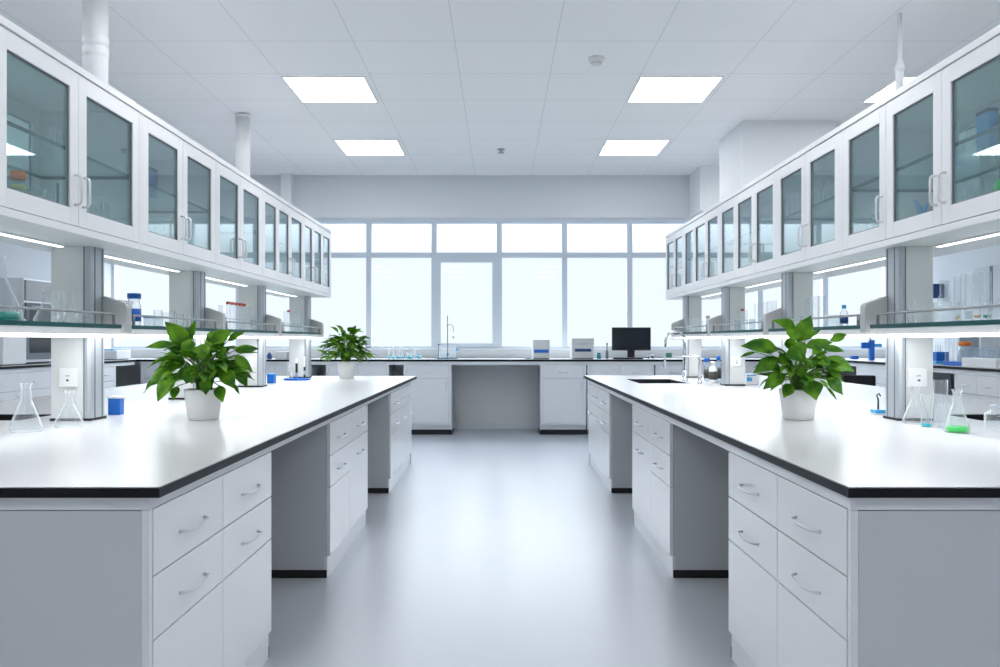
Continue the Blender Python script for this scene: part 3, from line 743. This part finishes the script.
# blue box beside the left post
t = thing('pipette_tip_box', 'blue box with white lid beside the near post of the left worktop', 'box', (-1.955, 4.10, W_))
B().box(-.030, .030, -.025, .025, 0, .083).obj('container', 'blue', t, bevel=.002); B().box(-.034, .045, -.03, .03, .0835, .094).obj('lid', 'white', t, bevel=.002)
t = thing('pipette_tip_box', 'small blue block beside the third post in view of the left worktop', 'box', (-2.02, 7.12, W_))
B().box(-.03, .03, -.04, .04, 0, .075).obj('container', 'blue', t, bevel=.002); B().box(-.031, .031, -.041, .041, .0755, .082).obj('lid', 'sky', t, bevel=.002)
# stand with blue base on the left worktop
t = thing('burette_stand', 'blue-based stand with two rods before the far post of the left worktop', 'laboratory stand', (-1.92, 7.62, W_))
B().rbox(-.118, .118, -.05, .05, 0, .018, .005).obj('base', 'blue', t)
g = B(); g.tube([(-.005, 0, .0185), (-.005, 0, .20)], .007, 8); g.obj('rod', 'steel', t); B().tube([(.07, 0, .0185), (.07, 0, .22)], .005, 8).obj('rod', 'steel', t)
for a_ in ((-.014, .004, -.014, .014, .07, .16, .003), (.062, .078, -.01, .01, .09, .125, .002), (.062, .078, -.01, .01, .02, .05, .002)): B().rbox(*a_).obj('clamp', 'black', t)
beaker('measuring_cylinder', 'clear cylinder standing behind the blue-based stand on the left worktop', (-2.03, 7.78, W_), .17, .028, cat='measuring cylinder')
# right worktop far bottles
bottle('wash_bottle', 'blue-capped bottle beside the low chrome tap on the right worktop', (1.89, 7.36, W_), .215, .028, 'blue', body='labplastic', labelmat='dark', capr=.95)
bottle('wash_bottle', 'white bottle with dark label between the two blue-capped ones', (1.90, 7.18, W_), .19, .036, 'white', body='white', labelmat='dark', capr=.5)
bottle('wash_bottle', 'blue-capped bottle next to the post on the right worktop', (1.97, 7.26, W_), .235, .028, 'blue', body='labplastic', labelmat='dark', capr=.7)
t = thing('tissue_box', 'white box with light blue marks beside the post, left of the right plant', 'box', (2.15, 6.90, W_))
B().box(-.055, .055, -.05, .05, 0, .09).obj('carton', 'white', t, bevel=.003)
g = B(); g.box(-.05, -.005, -.0515, -.0505, .03, .06); g.box(-.05, .03, -.0515, -.0505, .075, .083); g.obj('printed_mark', 'sky', t)
# small stand right worktop behind post
t = thing('small_stand', 'tiny stand with blue base beyond the near post of the right worktop', 'laboratory stand', (1.945, 4.14, W_))
B().rbox(-.028, .028, -.03, .03, .0045, .022, .003).obj('base', 'sky', t); B().rbox(-.030, .030, -.032, .032, 0, .004, .001).obj('foot', 'white', t)
B().tube([(0, 0, .0225), (0, 0, .075)], .005, 8).obj('rod', 'dark', t)
B().tube([(0, 0, .075), (-.008, 0, .095), (.004, 0, .105), (.012, 0, .09)], .004, 8).obj('hook', 'black', t)

# ------------------------------------------------------------------ things inside the cabinets
CB = ZB + .0305; CS = ZB + .3565
def incab(px, X, z): x, y = at(px, X); return (x, y, z)
bottle('reagent_bottle', 'yellow bottle with orange cap inside the near left cabinet', incab(18, 1.93, CB), .205, .031, 'orange', body='labplastic', liq=(.15, 'amber'), capr=.9)
beaker('glass_beaker', 'clear jar inside the near left cabinet, right of the orange-capped bottle', incab(36.5, 1.90, CB), .145, .034)
t = thing('pipette_stand', 'small stand with dark pipette inside the near left cabinet', 'laboratory stand', (*incab(58, 1.92, CB)[:2], CB))
g = B(); g.box(-.02, .02, -.03, .03, 0, .006); g.box(-.003, .003, -.03, -.026, .006, .17); g.box(-.003, .003, .026, .03, .006, .17); g.box(-.003, .003, -.03, .03, .1705, .174); g.obj('rack_frame', 'labplastic', t)
B().tube([(0, .0, .02), (0, .0, .21)], .006, 8).obj('pipette', 'navy', t)
for i, px in enumerate((52, 58.5)): tube_('test_tube', '%s empty tube on the upper shelf of the near left cabinet' % ('left' if i == 0 else 'right'), incab(px, 1.98, CS), .145, .010)
for i, (px, h, r, X) in enumerate(((94, .18, .018, 1.95), (100, .20, .016, 1.885), (106, .19, .018, 1.90), (112, .17, .016, 1.845))):
    beaker('glass_beaker', '%s vessel from the left behind the second left cabinet door' % ORD[i], incab(px, X, CB), h, r, group='vessels behind the second left door')
t = thing('blue_box', 'blue card box on the upper shelf of the third left cabinet', 'box', (-2.0, 4.40, CS))
B().box(-.09, .09, -.11, .09, 0, .135).obj('carton', 'blue', t, bevel=.002); B().box(-.091, .091, -.111, .091, .1355, .15).obj('lid', 'navy', t, bevel=.002)
for i, (px, h, r) in enumerate(((152, .17, .028), (160, .19, .03), (169, .16, .03))):
    beaker('glass_beaker', '%s pale vessel from the left behind the nearer door of the third left cabinet' % ORD[i], incab(px, 1.96, CB), h, r, group='pale vessels in the third left cabinet')
# right cabinets
t = thing('blue_box', 'bright blue box on the upper shelf of the near right cabinet', 'box', (2.02, 3.28 + .02, CS))
t.location = (*incab(987, 2.04, CS)[:2], CS)
B().box(-.02, .02, -.045, .045, 0, .15).obj('carton', 'sky', t, bevel=.002); B().box(-.021, .021, -.046, .046, .1505, .165).obj('lid', 'navy', t, bevel=.002)
flask('conical_flask', 'conical flask with green liquid inside the near right cabinet', incab(1001, 1.93, CB), .24, .055, .016, (.145, 'green'))
for i, (px, h, r) in enumerate(((961, .16, .024), (969, .145, .026), (978, .175, .022))):
    beaker('glass_beaker', '%s beaker from the left on the floor of the near right cabinet' % ORD[i], incab(px, 1.95, CB), h, r, group='beakers in the near right cabinet')
for i, (px, h) in enumerate(((953, .15), (960, .13))):
    beaker('glass_beaker', '%s beaker on the upper shelf of the near right cabinet' % ('left' if i == 0 else 'right'), incab(px, 1.98, CS), h, .022)
for i, (X, Y, h) in enumerate(((1.885, 4.19, .14), (1.945, 4.12, .16), (1.895, 4.03, .165))):
    beaker('specimen_jar', '%s yellowish jar from the left on the floor of the near right cabinets' % ORD[i], (X, Y, CB), h, .031, (h * .6, 'amber'), cat='jar', group='yellowish jars in the right cabinet')
t = thing('folded_gloves', 'crumpled light blue gloves inside the right cabinet, right of the yellowish jars', 'gloves', incab(922, 1.95, CB))
g = B(); g.tube([(-.01, -.06, .012), (.0, -.02, .06), (.005, .02, .13), (-.008, .05, .185)], .012, 8, radii=[.008, .016, .016, .006]); g.tube([(.01, -.05, .01), (.0, .0, .10), (-.01, -.06, .15)], .012, 8, radii=[.010, .015, .006]); g.obj('glove', 'sky', t)
for i, (px, h, X) in enumerate(((787, .13, 1.865), (792, .14, 1.885), (797.5, .13, 1.87))):
    beaker('glass_beaker', '%s beaker from the left on the upper shelf of the two-door right cabinet' % ORD[i], incab(px, X, CS), h, .019, group='beakers in the two-door right cabinet')
for i, (px, h) in enumerate(((811, .12), (816, .14), (821, .12), (826, .15))):
    tube_('test_tube', '%s tube from the left on the upper shelf of the two-door right cabinet' % ORD[i], incab(px, 1.95, CS), h, .014, group='tubes in the two-door right cabinet')

# ------------------------------------------------------------------ things on the window bench
BZ = ZK + .0005; YI = 11.12
def bx(px, Y=YI): return (px - 500) / F * Y
for i, px in enumerate((389, 393.5, 398, 402.5)):
    t = thing('volumetric_flask', '%s long-necked flask with cyan liquid from the left on the window bench' % ORD[i], 'flask', (bx(px), YI, BZ), 0, 'long-necked flasks on the window bench')
    p = [(0, 0), (.018, 0), (.024, .012), (.024, .03), (.012, .05), (.006, .06), (.006, .26 + .05 * (i % 2)), (.009, .265 + .05 * (i % 2))]
    B().lathe(shell(p, .001), n=14).obj('glass_body', 'lab', t); liquid(t, [(0, .003), (.017, .003), (.022, .012), (.022, .03), (0, .031)], 'cyan')
beaker('glass_beaker', 'wide beaker with cyan liquid on the window bench, right of the long-necked flasks', (bx(409.5), YI, BZ), .09, .040, (.035, 'cyan'))
bottle('reagent_bottle', 'cyan bottle with blue cap on the window bench, left of the retort stand', (bx(419), YI, BZ), .07, .030, 'sky', liq=(.036, 'cyan'), capr=.8)
tube_('measuring_cylinder', 'tall thin cylinder between the cyan beaker and the cyan bottle', (bx(414.2), YI + .05, BZ), .22, .010, foot=True)
t = thing('retort_stand', 'retort stand with tall rod, hook and glass trough on the window bench', 'laboratory stand', (bx(447.5), YI, BZ))
B().rbox(-.14, .14, -.06, .06, 0, .018, .004).obj('base', 'teal', t)
B().tube([(0, 0, .0185), (0, 0, .60)], .006, 8).obj('rod', 'aludark', t)
g = B(); g.tube([(-.015, 0, .455), (.0, -.006, .46), (.04, -.006, .475), (.07, -.006, .46), (.082, -.006, .42), (.082, -.006, .37)], .004, 8); g.rbox(.07, .09, -.014, .004, .285, .31, .003); g.obj('hook_arm', 'aludark', t)
g = B(); g.tube([(-.12, 0, .0185), (-.12, 0, .2)], .006, 8); g.rbox(-.135, -.1, -.008, .008, .19, .205, .002); g.obj('side_rod', 'aludark', t)
g = B(); g.box(-.11, -.107, -.05, .05, .0185, .18); g.box(.115, .118, -.05, .05, .0185, .18); g.box(-.107, .115, -.05, -.048, .0185, .18); g.box(-.107, .115, .048, .05, .0185, .18); g.obj('glass_trough', 'lab', t)
B().rbox(.12, .142, -.01, .012, .11, .15, .003).obj('blue_clip', 'sky', t)
B().rbox(-.01, .02, -.02, -.006, .05, .075, .003).obj('boss_head', 'blue', t)
# two instruments
def instrument(label, px0, px1, h, d, band, bandmat, bz, small=None):
    xa, xb = bx(px0), bx(px1); w = xb - xa
    t = thing('bench_instrument', label, 'laboratory instrument', ((xa + xb) / 2, YI, BZ))
    B().rbox(-w / 2, w / 2, -d / 2, d / 2, .012, h, .012, 3).obj('housing', 'offwhite', t)
    B().rbox(-w / 2 + .012, w / 2 - .012, -d / 2 + .012, d / 2 - .012, 0, .0115, .003).obj('foot', 'aludark', t)
    B().rbox(-w / 2 + band[0], w / 2 - band[0], -d / 2 - .006, -d / 2 + .003, bz, bz + band[1], .003).obj('display_band', bandmat, t)
    if small: B().box(-w * .22, w * .22, -d / 2 - .002, -d / 2 + .002, small, small + .012).obj('name_plate', 'bracket', t)
    return t
instrument('white bench instrument with bright blue band on the window bench', 532.5, 549.3, .265, .26, (.018, .045), 'blue', .085)
instrument('wider beige bench instrument with dark display on the window bench', 571, 593, .285, .28, (.04, .04), 'navy', .10, .20)
t = thing('petri_dish', 'small flat teal dish left of the blue-banded instrument', 'dish', (bx(528), YI, BZ))
B().lathe([(0, 0), (.036, 0), (.036, .012), (0, .012)]).obj('dish', 'teal', t)
bottle('reagent_bottle', 'short teal bottle right of the beige instrument', (bx(599), YI, BZ), .085, .03, 'teal', body='teal', capr=.8)
t = thing('bottle_dispenser', 'slim dark dispenser standing left of the computer monitor', 'dispenser', (bx(607), YI, BZ))
B().lathe([(0, 0), (.02, 0), (.02, .10), (.008, .12), (.008, .19), (.012, .195), (.012, .22), (0, .222)], n=16).obj('body', 'aludark', t)
# monitor
t = thing('computer_monitor', 'black computer monitor on the window bench', 'monitor', (bx(631.2), YI, BZ))
B().rbox(-.268, .268, -.025, .015, .115, .435, .008).obj('casing', 'black', t)
B().box(-.254, .254, -.0268, -.0255, .135, .422).obj('screen', 'screen', t)
B().rbox(-.05, .05, .0, .04, .018, .20, .006).obj('neck', 'black', t)
B().rbox(-.15, .15, -.11, .11, 0, .0175, .006).obj('foot', 'black', t)
t = thing('keyboard', 'black keyboard in front of the computer monitor', 'keyboard', (bx(628, 10.97), 10.95, BZ))
B().rbox(-.21, .19, -.055, .04, 0, .018, .005).obj('case', 'black', t)
g = B()
for r in range(4):
    for c in range(14): g.box(-.20 + c * .027, -.178 + c * .027, -.048 + r * .022, -.03 + r * .022, .0185, .023)
g.obj('keys', 'aludark', t)
for px, h, lab in ((648.5, .06, 'small dark vial right of the computer monitor'), (652.5, .08, 'taller dark vial right of the computer monitor')):
    t = bottle('sample_vial', lab, (bx(px), YI, BZ), h, .016, 'aludark', body='labplastic', labelmat='dark')
# left corner things
t = thing('bench_instrument', 'low white instrument with light blue top, in the far left corner of the benches', 'laboratory instrument', (-5.18, 10.62, BZ))
B().rbox(-.17, .22, -.20, .20, .012, .125, .01).obj('housing', 'white', t); B().rbox(-.15, .20, -.18, .18, 0, .0115, .003).obj('foot', 'aludark', t); B().rbox(-.06, .14, -.12, .12, .1255, .14, .004).obj('lid', 'sky', t)
t = thing('bench_instrument', 'beige box with dark end on the window bench, seen between the left posts', 'laboratory instrument', (bx(284.5, 11.15), 11.15, BZ))
B().rbox(-.11, .05, -.08, .08, 0, .10, .006).obj('housing', 'offwhite', t); B().rbox(.051, .12, -.08, .08, 0, .095, .004).obj('end_cap', 'bracket', t)
bottle('reagent_bottle', 'squat dark blue bottle on the window bench, seen between the left posts', (bx(269.5, 11.15), 11.15, BZ), .085, .035, 'navy', body='navy')
# left bench: oven, white box
t = thing('drying_oven', 'steel drying oven with dark window on the left wall bench', 'oven', (-5.27, 8.80, BZ))
B().rbox(-.28, .22, -.27, .27, .02, .92, .008).obj('housing', 'steel', t)
B().rbox(-.26, .20, -.25, .25, 0, .0195, .003).obj('foot', 'rubber', t)
dr = B().rbox(.221, .245, -.255, .255, .05, .66, .006).obj('door', 'aludark', t)
B().box(.2455, .248, -.20, .20, .12, .58).obj('window_glass', 'screen', dr)
B().tube([(.245, -.2, .62), (.28, -.2, .62), (.28, .2, .62), (.245, .2, .62)], .008, 8).obj('handle', 'steel', dr)
B().rbox(.221, .242, -.255, .255, .68, .90, .006).obj('control_panel', 'bracket', t)
t = thing('bench_instrument', 'tall white instrument with blue label on the left wall bench, beside the oven', 'laboratory instrument', (-5.15, 8.22, BZ))
B().rbox(-.16, .20, -.20, .20, .012, .48, .012).obj('housing', 'white', t); B().rbox(-.14, .18, -.18, .18, 0, .0115, .003).obj('foot', 'aludark', t)
B().box(.2005, .203, -.02, .10, .30, .36).obj('blue_label', 'blue', t)
bottle('reagent_bottle', 'small blue bottle left of the near post, on the left wall bench', (-5.2, 9.28, BZ), .10, .04, 'blue', body='blue')
bottle('reagent_bottle', 'small navy bottle beyond the blue one on the left wall bench', (-5.2, 9.45, BZ), .085, .04, 'navy', body='navy')
# right bench
def rb(px, X=4.78): x, y = at(px, X); return (x, y, BZ)
t = thing('tube_tray', 'blue tray of clear tubes on the right wall bench beside the post', 'rack', rb(939, 4.85))
B().rbox(-.08, .08, -.09, .09, 0, .03, .004).obj('base', 'sky', t); B().rbox(-.07, .07, -.08, .08, .031, .13, .004).obj('block', 'blue', t)
for i, dy in enumerate((-.05, 0, .05)):
    x, y, z = rb(939, 4.85); tube_('test_tube', '%s clear tube standing up from the blue tray' % ('nearest', 'middle', 'farthest')[(i)], (x, y + dy, BZ + .131), .08, .016, group='tubes above the blue tray')
for i, px in enumerate((947, 951.5, 956)):
    tube_('measuring_cylinder', '%s tall glass column from the left on the right wall bench' % ORD[i], rb(px, 4.85), .29, .02, foot=True, group='tall glass columns on the right wall bench')
t = thing('tube_tray', 'long flat blue tray in front of the glass columns on the right wall bench', 'tray', rb(958, 4.62))
B().rbox(-.05, .05, -.17, .19, 0, .045, .004).obj('base', 'blue', t)
bottle('reagent_bottle', 'white bottle with bright orange cap on the right wall bench', rb(965, 4.85), .24, .07, 'orange', body='labplastic', capr=.85)
t = thing('white_tray', 'white box-shaped tray at the right edge of the right wall bench', 'tray', rb(988, 4.64))
B().rbox(-.08, .08, -.25, .30, 0, .085, .006).obj('tray', 'white', t)
t = thing('clear_rack', 'clear plastic rack behind the white tray on the right wall bench', 'rack', rb(985, 4.92))
g = B(); g.box(-.08, .08, -.15, .15, 0, .01); g.box(-.08, .08, -.15, .15, .17, .18)
for e in (-.147, -.05, .05, .147): g.box(-.08, .08, e - .003, e + .003, .0105, .1695)
g.obj('rack_frame', 'labplastic', t)
t = thing('grey_cabinet', 'dark grey instrument behind the clear rack on the right wall bench', 'laboratory instrument', (5.3, 8.75, BZ))
B().rbox(-.2, .2, -.22, .22, 0, .36, .01).obj('housing', 'wallgrey', t); B().box(-.203, -.2005, -.18, .18, .08, .30).obj('front_panel', 'aludark', t)
t = thing('wall_box', 'dark blue square box fixed high on the right wall, seen left of the tall flask', 'box', (5.53, 10.2, 1.81))
B().rbox(-.065, .068, -.06, .06, 0, .18, .004).obj('casing', 'navy', t)
t = thing('glove_stand', 'blue cross-shaped clamp stand on the right wall bench, seen beside the near post', 'laboratory stand', rb(871.5, 4.80))
g = B(); g.rbox(-.03, .03, -.03, .03, .0, .26, .006); g.obj('column', 'blue', t); B().rbox(-.13, -.031, -.025, .025, .15, .23, .006).obj('arm', 'blue', t); B().rbox(.031, .13, -.02, .02, .17, .21, .004).obj('arm', 'sky', t)
B().tube([(-.01, 0, .2605), (-.03, 0, .30), (.0, 0, .315)], .008, 8).obj('knob', 'dark', t)
t = thing('small_blue_box', 'small blue box on the right wall bench, left of the blue clamp stand', 'box', rb(854.5, 4.80))
B().rbox(-.045, .045, -.03, .03, 0, .045, .003).obj('carton', 'blue', t)
# side-wall lab panels seen below shelves (fume-hood like cupboards left/right)
t = thing('wall_screen', 'grey-framed dark wall board high on the right wall above the bench', 'wall board', (XW - .03, 8.55, 1.62))
B().box(0, .029, -.9, .9, 0, .50).obj('board', 'wallgrey', t); g = B(); g.box(-.006, 0, .55, .60, 0, .5); g.obj('upright', 'aludark', t)

# chair
t = thing('office_chair', 'black office chair beyond the right island, only its backrest top in view', 'chair', (4.05, 9.15, 0), -.3)
B().rbox(-.22, .22, -.22, .22, .44, .51, .03, 3).obj('seat', 'fabric', t)
B().rbox(-.17, .17, -.25, -.20, .55, .89, .022, 4).obj('backrest', 'fabric', t)
B().tube([(0, -.1, .44), (0, -.27, .46), (0, -.275, .56), (0, -.255, .66)], .018, 8).obj('back_stem', 'black', t)
B().tube([(0, 0, .44), (0, 0, .10)], .028, 12).obj('gas_lift', 'black', t)
for k in range(5):
    a = 2 * PI * k / 5 + .3
    lg = B().tube([(.02 * math.cos(a), .02 * math.sin(a), .11), (.29 * math.cos(a), .29 * math.sin(a), .075)], .017, 8).obj('leg', 'black', t)
    B().tube([(.29 * math.cos(a) - .012, .29 * math.sin(a), .0275), (.29 * math.cos(a) + .012, .29 * math.sin(a), .0275)], .0265, 12).obj('castor', 'black', lg)

# ------------------------------------------------------------------ plants
def add_leaf(g, base, tip, width, nrm, sag=.12, seg=8, fold=.25, broad=.42):
    base, tip = Vector(base), Vector(tip); ax = tip - base; L_ = ax.length
    n_ = Vector(nrm); n_ = (n_ - ax * (n_.dot(ax) / ax.length_squared)).normalized()
    side = ax.normalized().cross(n_).normalized()
    vs, fs = [], []
    for i in range(seg + 1):
        t = i / seg
        w = (math.sin(PI * t ** (math.log(.5) / math.log(broad))) ** 1.05) * (1 - .12 * t) * width * .53 if 0 < t < 1 else 0
        w = max(w, width * .012)
        bow = math.sin(PI * t) * L_ * sag
        c = base + ax * t + n_ * bow
        wav = math.sin(t * 9 + width * 80) * width * .03
        for u in (-1, -.5, 0, .5, 1):
            vs.append(c + side * (w * u) - n_ * (abs(u) ** 1.3 * w * fold) * -1 + n_ * (wav * u) - n_ * (0 if u else w * .06))
    for i in range(seg):
        for j in range(4):
            a = i * 5 + j; fs.append((a, a + 1, a + 6, a + 5))
    g._faces(vs, fs, 0, True)
def plant(label, loc, spec, sc, rim, nfill, spread, seed, top=.3, fill_len=(.09, .14), fw=(.04, .06), potr=(.070, .091), poth=.145):
    rnd = random.Random(seed)
    t = thing('potted_plant', label, 'plant', loc)
    r0, r1 = potr
    B().lathe([(0, 0), (r0 - .004, 0), (r0, .004), (r1, poth - .006), (r1, poth), (r1 - .005, poth), (r1 - .008, poth - .02), (0, poth - .02)], n=40).obj('pot', 'pot', t)
    B().lathe([(0, poth - .0195), (r1 - .010, poth - .0195), (r1 - .012, poth - .012), (r1 * .5, poth - .007), (0, poth - .006)], n=24).obj('soil', 'soil', t)
    g, st = B(), B()
    def stem(p):
        p = Vector(p); q = Vector((rnd.uniform(-.03, .03), rnd.uniform(-.03, .03), poth - .012))
        mid = (p + q) / 2 + Vector((-(p.x) * .18, -(p.y) * .18, .03))
        pts = [q + (mid - q) * .5 + Vector((0, 0, .004)), mid]
        st.tube([q, pts[0], mid, (mid + p) / 2 + Vector((0, 0, .008)), p], .0022, 5)
    for (bxp, byp, txp, typ, w, dv, tv) in spec:
        b0 = ((bxp - rim[0]) / sc, dv, poth + (rim[1] - byp) / sc); t0 = ((txp - rim[0]) / sc, tv, poth + (rim[1] - typ) / sc)
        nr = Vector((rnd.uniform(-.15, .15), -1.0, .55 + rnd.uniform(-.1, .2)))
        add_leaf(g, b0, t0, w / sc * 1.2, nr, sag=rnd.uniform(.03, .09), fold=rnd.uniform(.1, .3)); stem(b0)
    for k in range(nfill):
        a = 2 * PI * (k * .618 + rnd.uniform(-.05, .05)); el = rnd.uniform(-.15, 1.25)
        rr = spread * rnd.uniform(.25, .62); d = Vector((math.cos(a) * math.cos(el * .8), math.sin(a) * math.cos(el * .8), .0))
        b0 = Vector((d.x * rr, d.y * rr, poth + .03 + top * .75 * (max(0, math.sin(el)) * rnd.uniform(.5, 1.0)) + .02))
        ln = rnd.uniform(*fill_len); droop = rnd.uniform(-.75, .5) + (.35 if el > .8 else 0)
        out = Vector((math.cos(a), math.sin(a), droop)).normalized()
        tp = b0 + out * ln
        if tp.z < .02: tp.z = .02 + rnd.uniform(0, .02)
        nr = Vector((math.cos(a) * .6, math.sin(a) * .6, .9)) + Vector((rnd.uniform(-.3, .3), rnd.uniform(-.3, .3), 0))
        add_leaf(g, b0, tp, rnd.uniform(*fw), nr, sag=rnd.uniform(.06, .16), fold=rnd.uniform(.1, .3)); stem(b0)
    lo = g.obj('foliage', 'leaf', t)
    so = lo.modifiers.new('thick', 'SOLIDIFY'); so.thickness = .0006
    st.obj('stems', 'stem', t)
    return t
specL = [(280, 195, 165, 65, 84, -.03, -.06), (265, 190, 303, 52, 48, .0, .02), (185, 190, 25, 208, 42, .02, .0), (205, 248, 97, 255, 36, .03, .06), (275, 240, 170, 210, 46, -.03, -.05),
         (195, 275, 58, 388, 62, .02, .02), (195, 315, 88, 418, 72, -.03, -.08), (215, 350, 155, 498, 78, -.06, -.12), (228, 420, 225, 497, 44, -.05, -.09), (385, 190, 398, 285, 78, -.09, -.12),
         (330, 310, 320, 402, 88, -.10, -.14), (400, 190, 510, 108, 82, .0, .02), (480, 170, 568, 118, 42, .02, .04), (385, 185, 365, 112, 56, .05, .07), (525, 225, 662, 215, 46, .0, .0),
         (560, 238, 645, 236, 12, .03, .04), (530, 250, 633, 342, 46, -.02, -.02), (545, 310, 618, 428, 58, -.03, -.06), (490, 325, 562, 430, 74, -.06, -.10), (460, 415, 500, 506, 54, -.06, -.10),
         (405, 370, 415, 462, 66, -.08, -.12), (535, 410, 572, 466, 18, -.03, -.05), (310, 160, 300, 262, 70, -.07, -.10), (440, 250, 505, 215, 70, -.05, -.06), (250, 270, 205, 340, 80, -.05, -.09),
         (330, 210, 445, 260, 75, -.07, -.09), (300, 330, 250, 390, 60, -.06, -.1), (430, 300, 500, 380, 75, -.04, -.08)]
specR = [(335, 215, 404, 78, 74, -.03, -.03), (340, 155, 220, 103, 58, .0, .0), (232, 245, 45, 235, 76, -.02, -.04), (140, 266, 58, 294, 18, .02, .03), (230, 300, 102, 372, 62, -.03, -.05),
         (258, 375, 143, 452, 62, -.05, -.08), (242, 395, 187, 462, 32, -.03, -.06), (292, 425, 237, 494, 52, -.06, -.10), (365, 400, 385, 502, 84, -.10, -.14), (350, 275, 243, 285, 84, -.07, -.10),
         (375, 240, 512, 215, 58, -.03, -.04), (470, 300, 626, 364, 66, -.03, -.03), (525, 208, 613, 175, 42, .02, .02), (405, 205, 498, 144, 24, .04, .06), (485, 248, 602, 263, 36, .02, .03),
         (490, 345, 562, 405, 48, -.02, -.03), (470, 385, 545, 482, 66, -.06, -.08), (480, 440, 528, 512, 14, -.03, -.05), (300, 215, 352, 300, 80, -.05, -.08), (440, 250, 385, 275, 60, -.07, -.09),
         (330, 150, 300, 215, 70, -.02, -.05), (410, 300, 480, 330, 60, -.06, -.09), (270, 350, 195, 355, 50, .02, .0), (300, 330, 340, 400, 40, -.05, -.08)]
plant('large leafy green plant in a white pot on the left worktop', (-1.423, 3.865, .9005), specL, 1160, (352, 438), 95, .27, 3, top=.22, fill_len=(.08, .13), fw=(.045, .068))
plant('large leafy green plant in a white pot on the right worktop', (1.433, 3.865, .9005), specR, 1070, (352, 455), 70, .23, 5, top=.19, fill_len=(.075, .12), fw=(.04, .06))
plant('smaller bushy plant in a white pot at the far end of the left worktop', (-1.535, 8.06, .9005), [], 1, (0, 0), 150, .27, 9, top=.36, fill_len=(.11, .18), fw=(.045, .07), potr=(.072, .096), poth=.165)

# ------------------------------------------------------------------ light and camera
wd = bpy.data.worlds.new('sky'); SC.world = wd; wd.use_nodes = True
wn = wd.node_tree; bgn = wn.nodes['Background']
tcw = wn.nodes.new('ShaderNodeTexCoord'); sx_ = wn.nodes.new('ShaderNodeSeparateXYZ'); crw = wn.nodes.new('ShaderNodeMapRange')   # pale overcast sky, brighter overhead
crw.inputs['From Min'].default_value = 0.10; crw.inputs['From Max'].default_value = 0.42; crw.inputs['To Min'].default_value = 0.93; crw.inputs['To Max'].default_value = 7.0
wn.links.new(tcw.outputs['Generated'], sx_.inputs[0]); wn.links.new(sx_.outputs['Z'], crw.inputs['Value']); wn.links.new(crw.outputs[0], bgn.inputs[1])
bgn.inputs[0].default_value = (0.85, 0.93, 1.0, 1)
pl = bpy.data.lights.new('window_portal', 'AREA'); pl.shape = 'RECTANGLE'; pl.size = 2 * XW; pl.size_y = 1.9; pl.cycles.is_portal = True
po = bpy.data.objects.new('window_portal', pl); COL.objects.link(po); po.location = (0, YB + .12, 2.08); po.rotation_euler = (-PI / 2, 0, 0)

cam = bpy.data.cameras.new('camera'); co = bpy.data.objects.new('camera', cam); COL.objects.link(co)
co.location = (0, 0, H); co.rotation_euler = (PI / 2, 0, 0)
cam.sensor_width = 36; cam.lens = 36 * F / 1000; cam.shift_y = .0065; cam.clip_start = .05
SC.camera = co
vs_ = SC.view_settings; vs_.view_transform = 'Standard'; vs_.look = 'None'; vs_.gamma = 1; vs_.exposure = 0.27; vs_.use_curve_mapping = False
cy = SC.cycles; cy.use_denoising = True; cy.max_bounces = 8; cy.diffuse_bounces = 5; cy.glossy_bounces = 4; cy.transparent_max_bounces = 40; cy.transmission_bounces = 6
cy.caustics_reflective = False; cy.caustics_refractive = False; cy.sample_clamp_indirect = 6
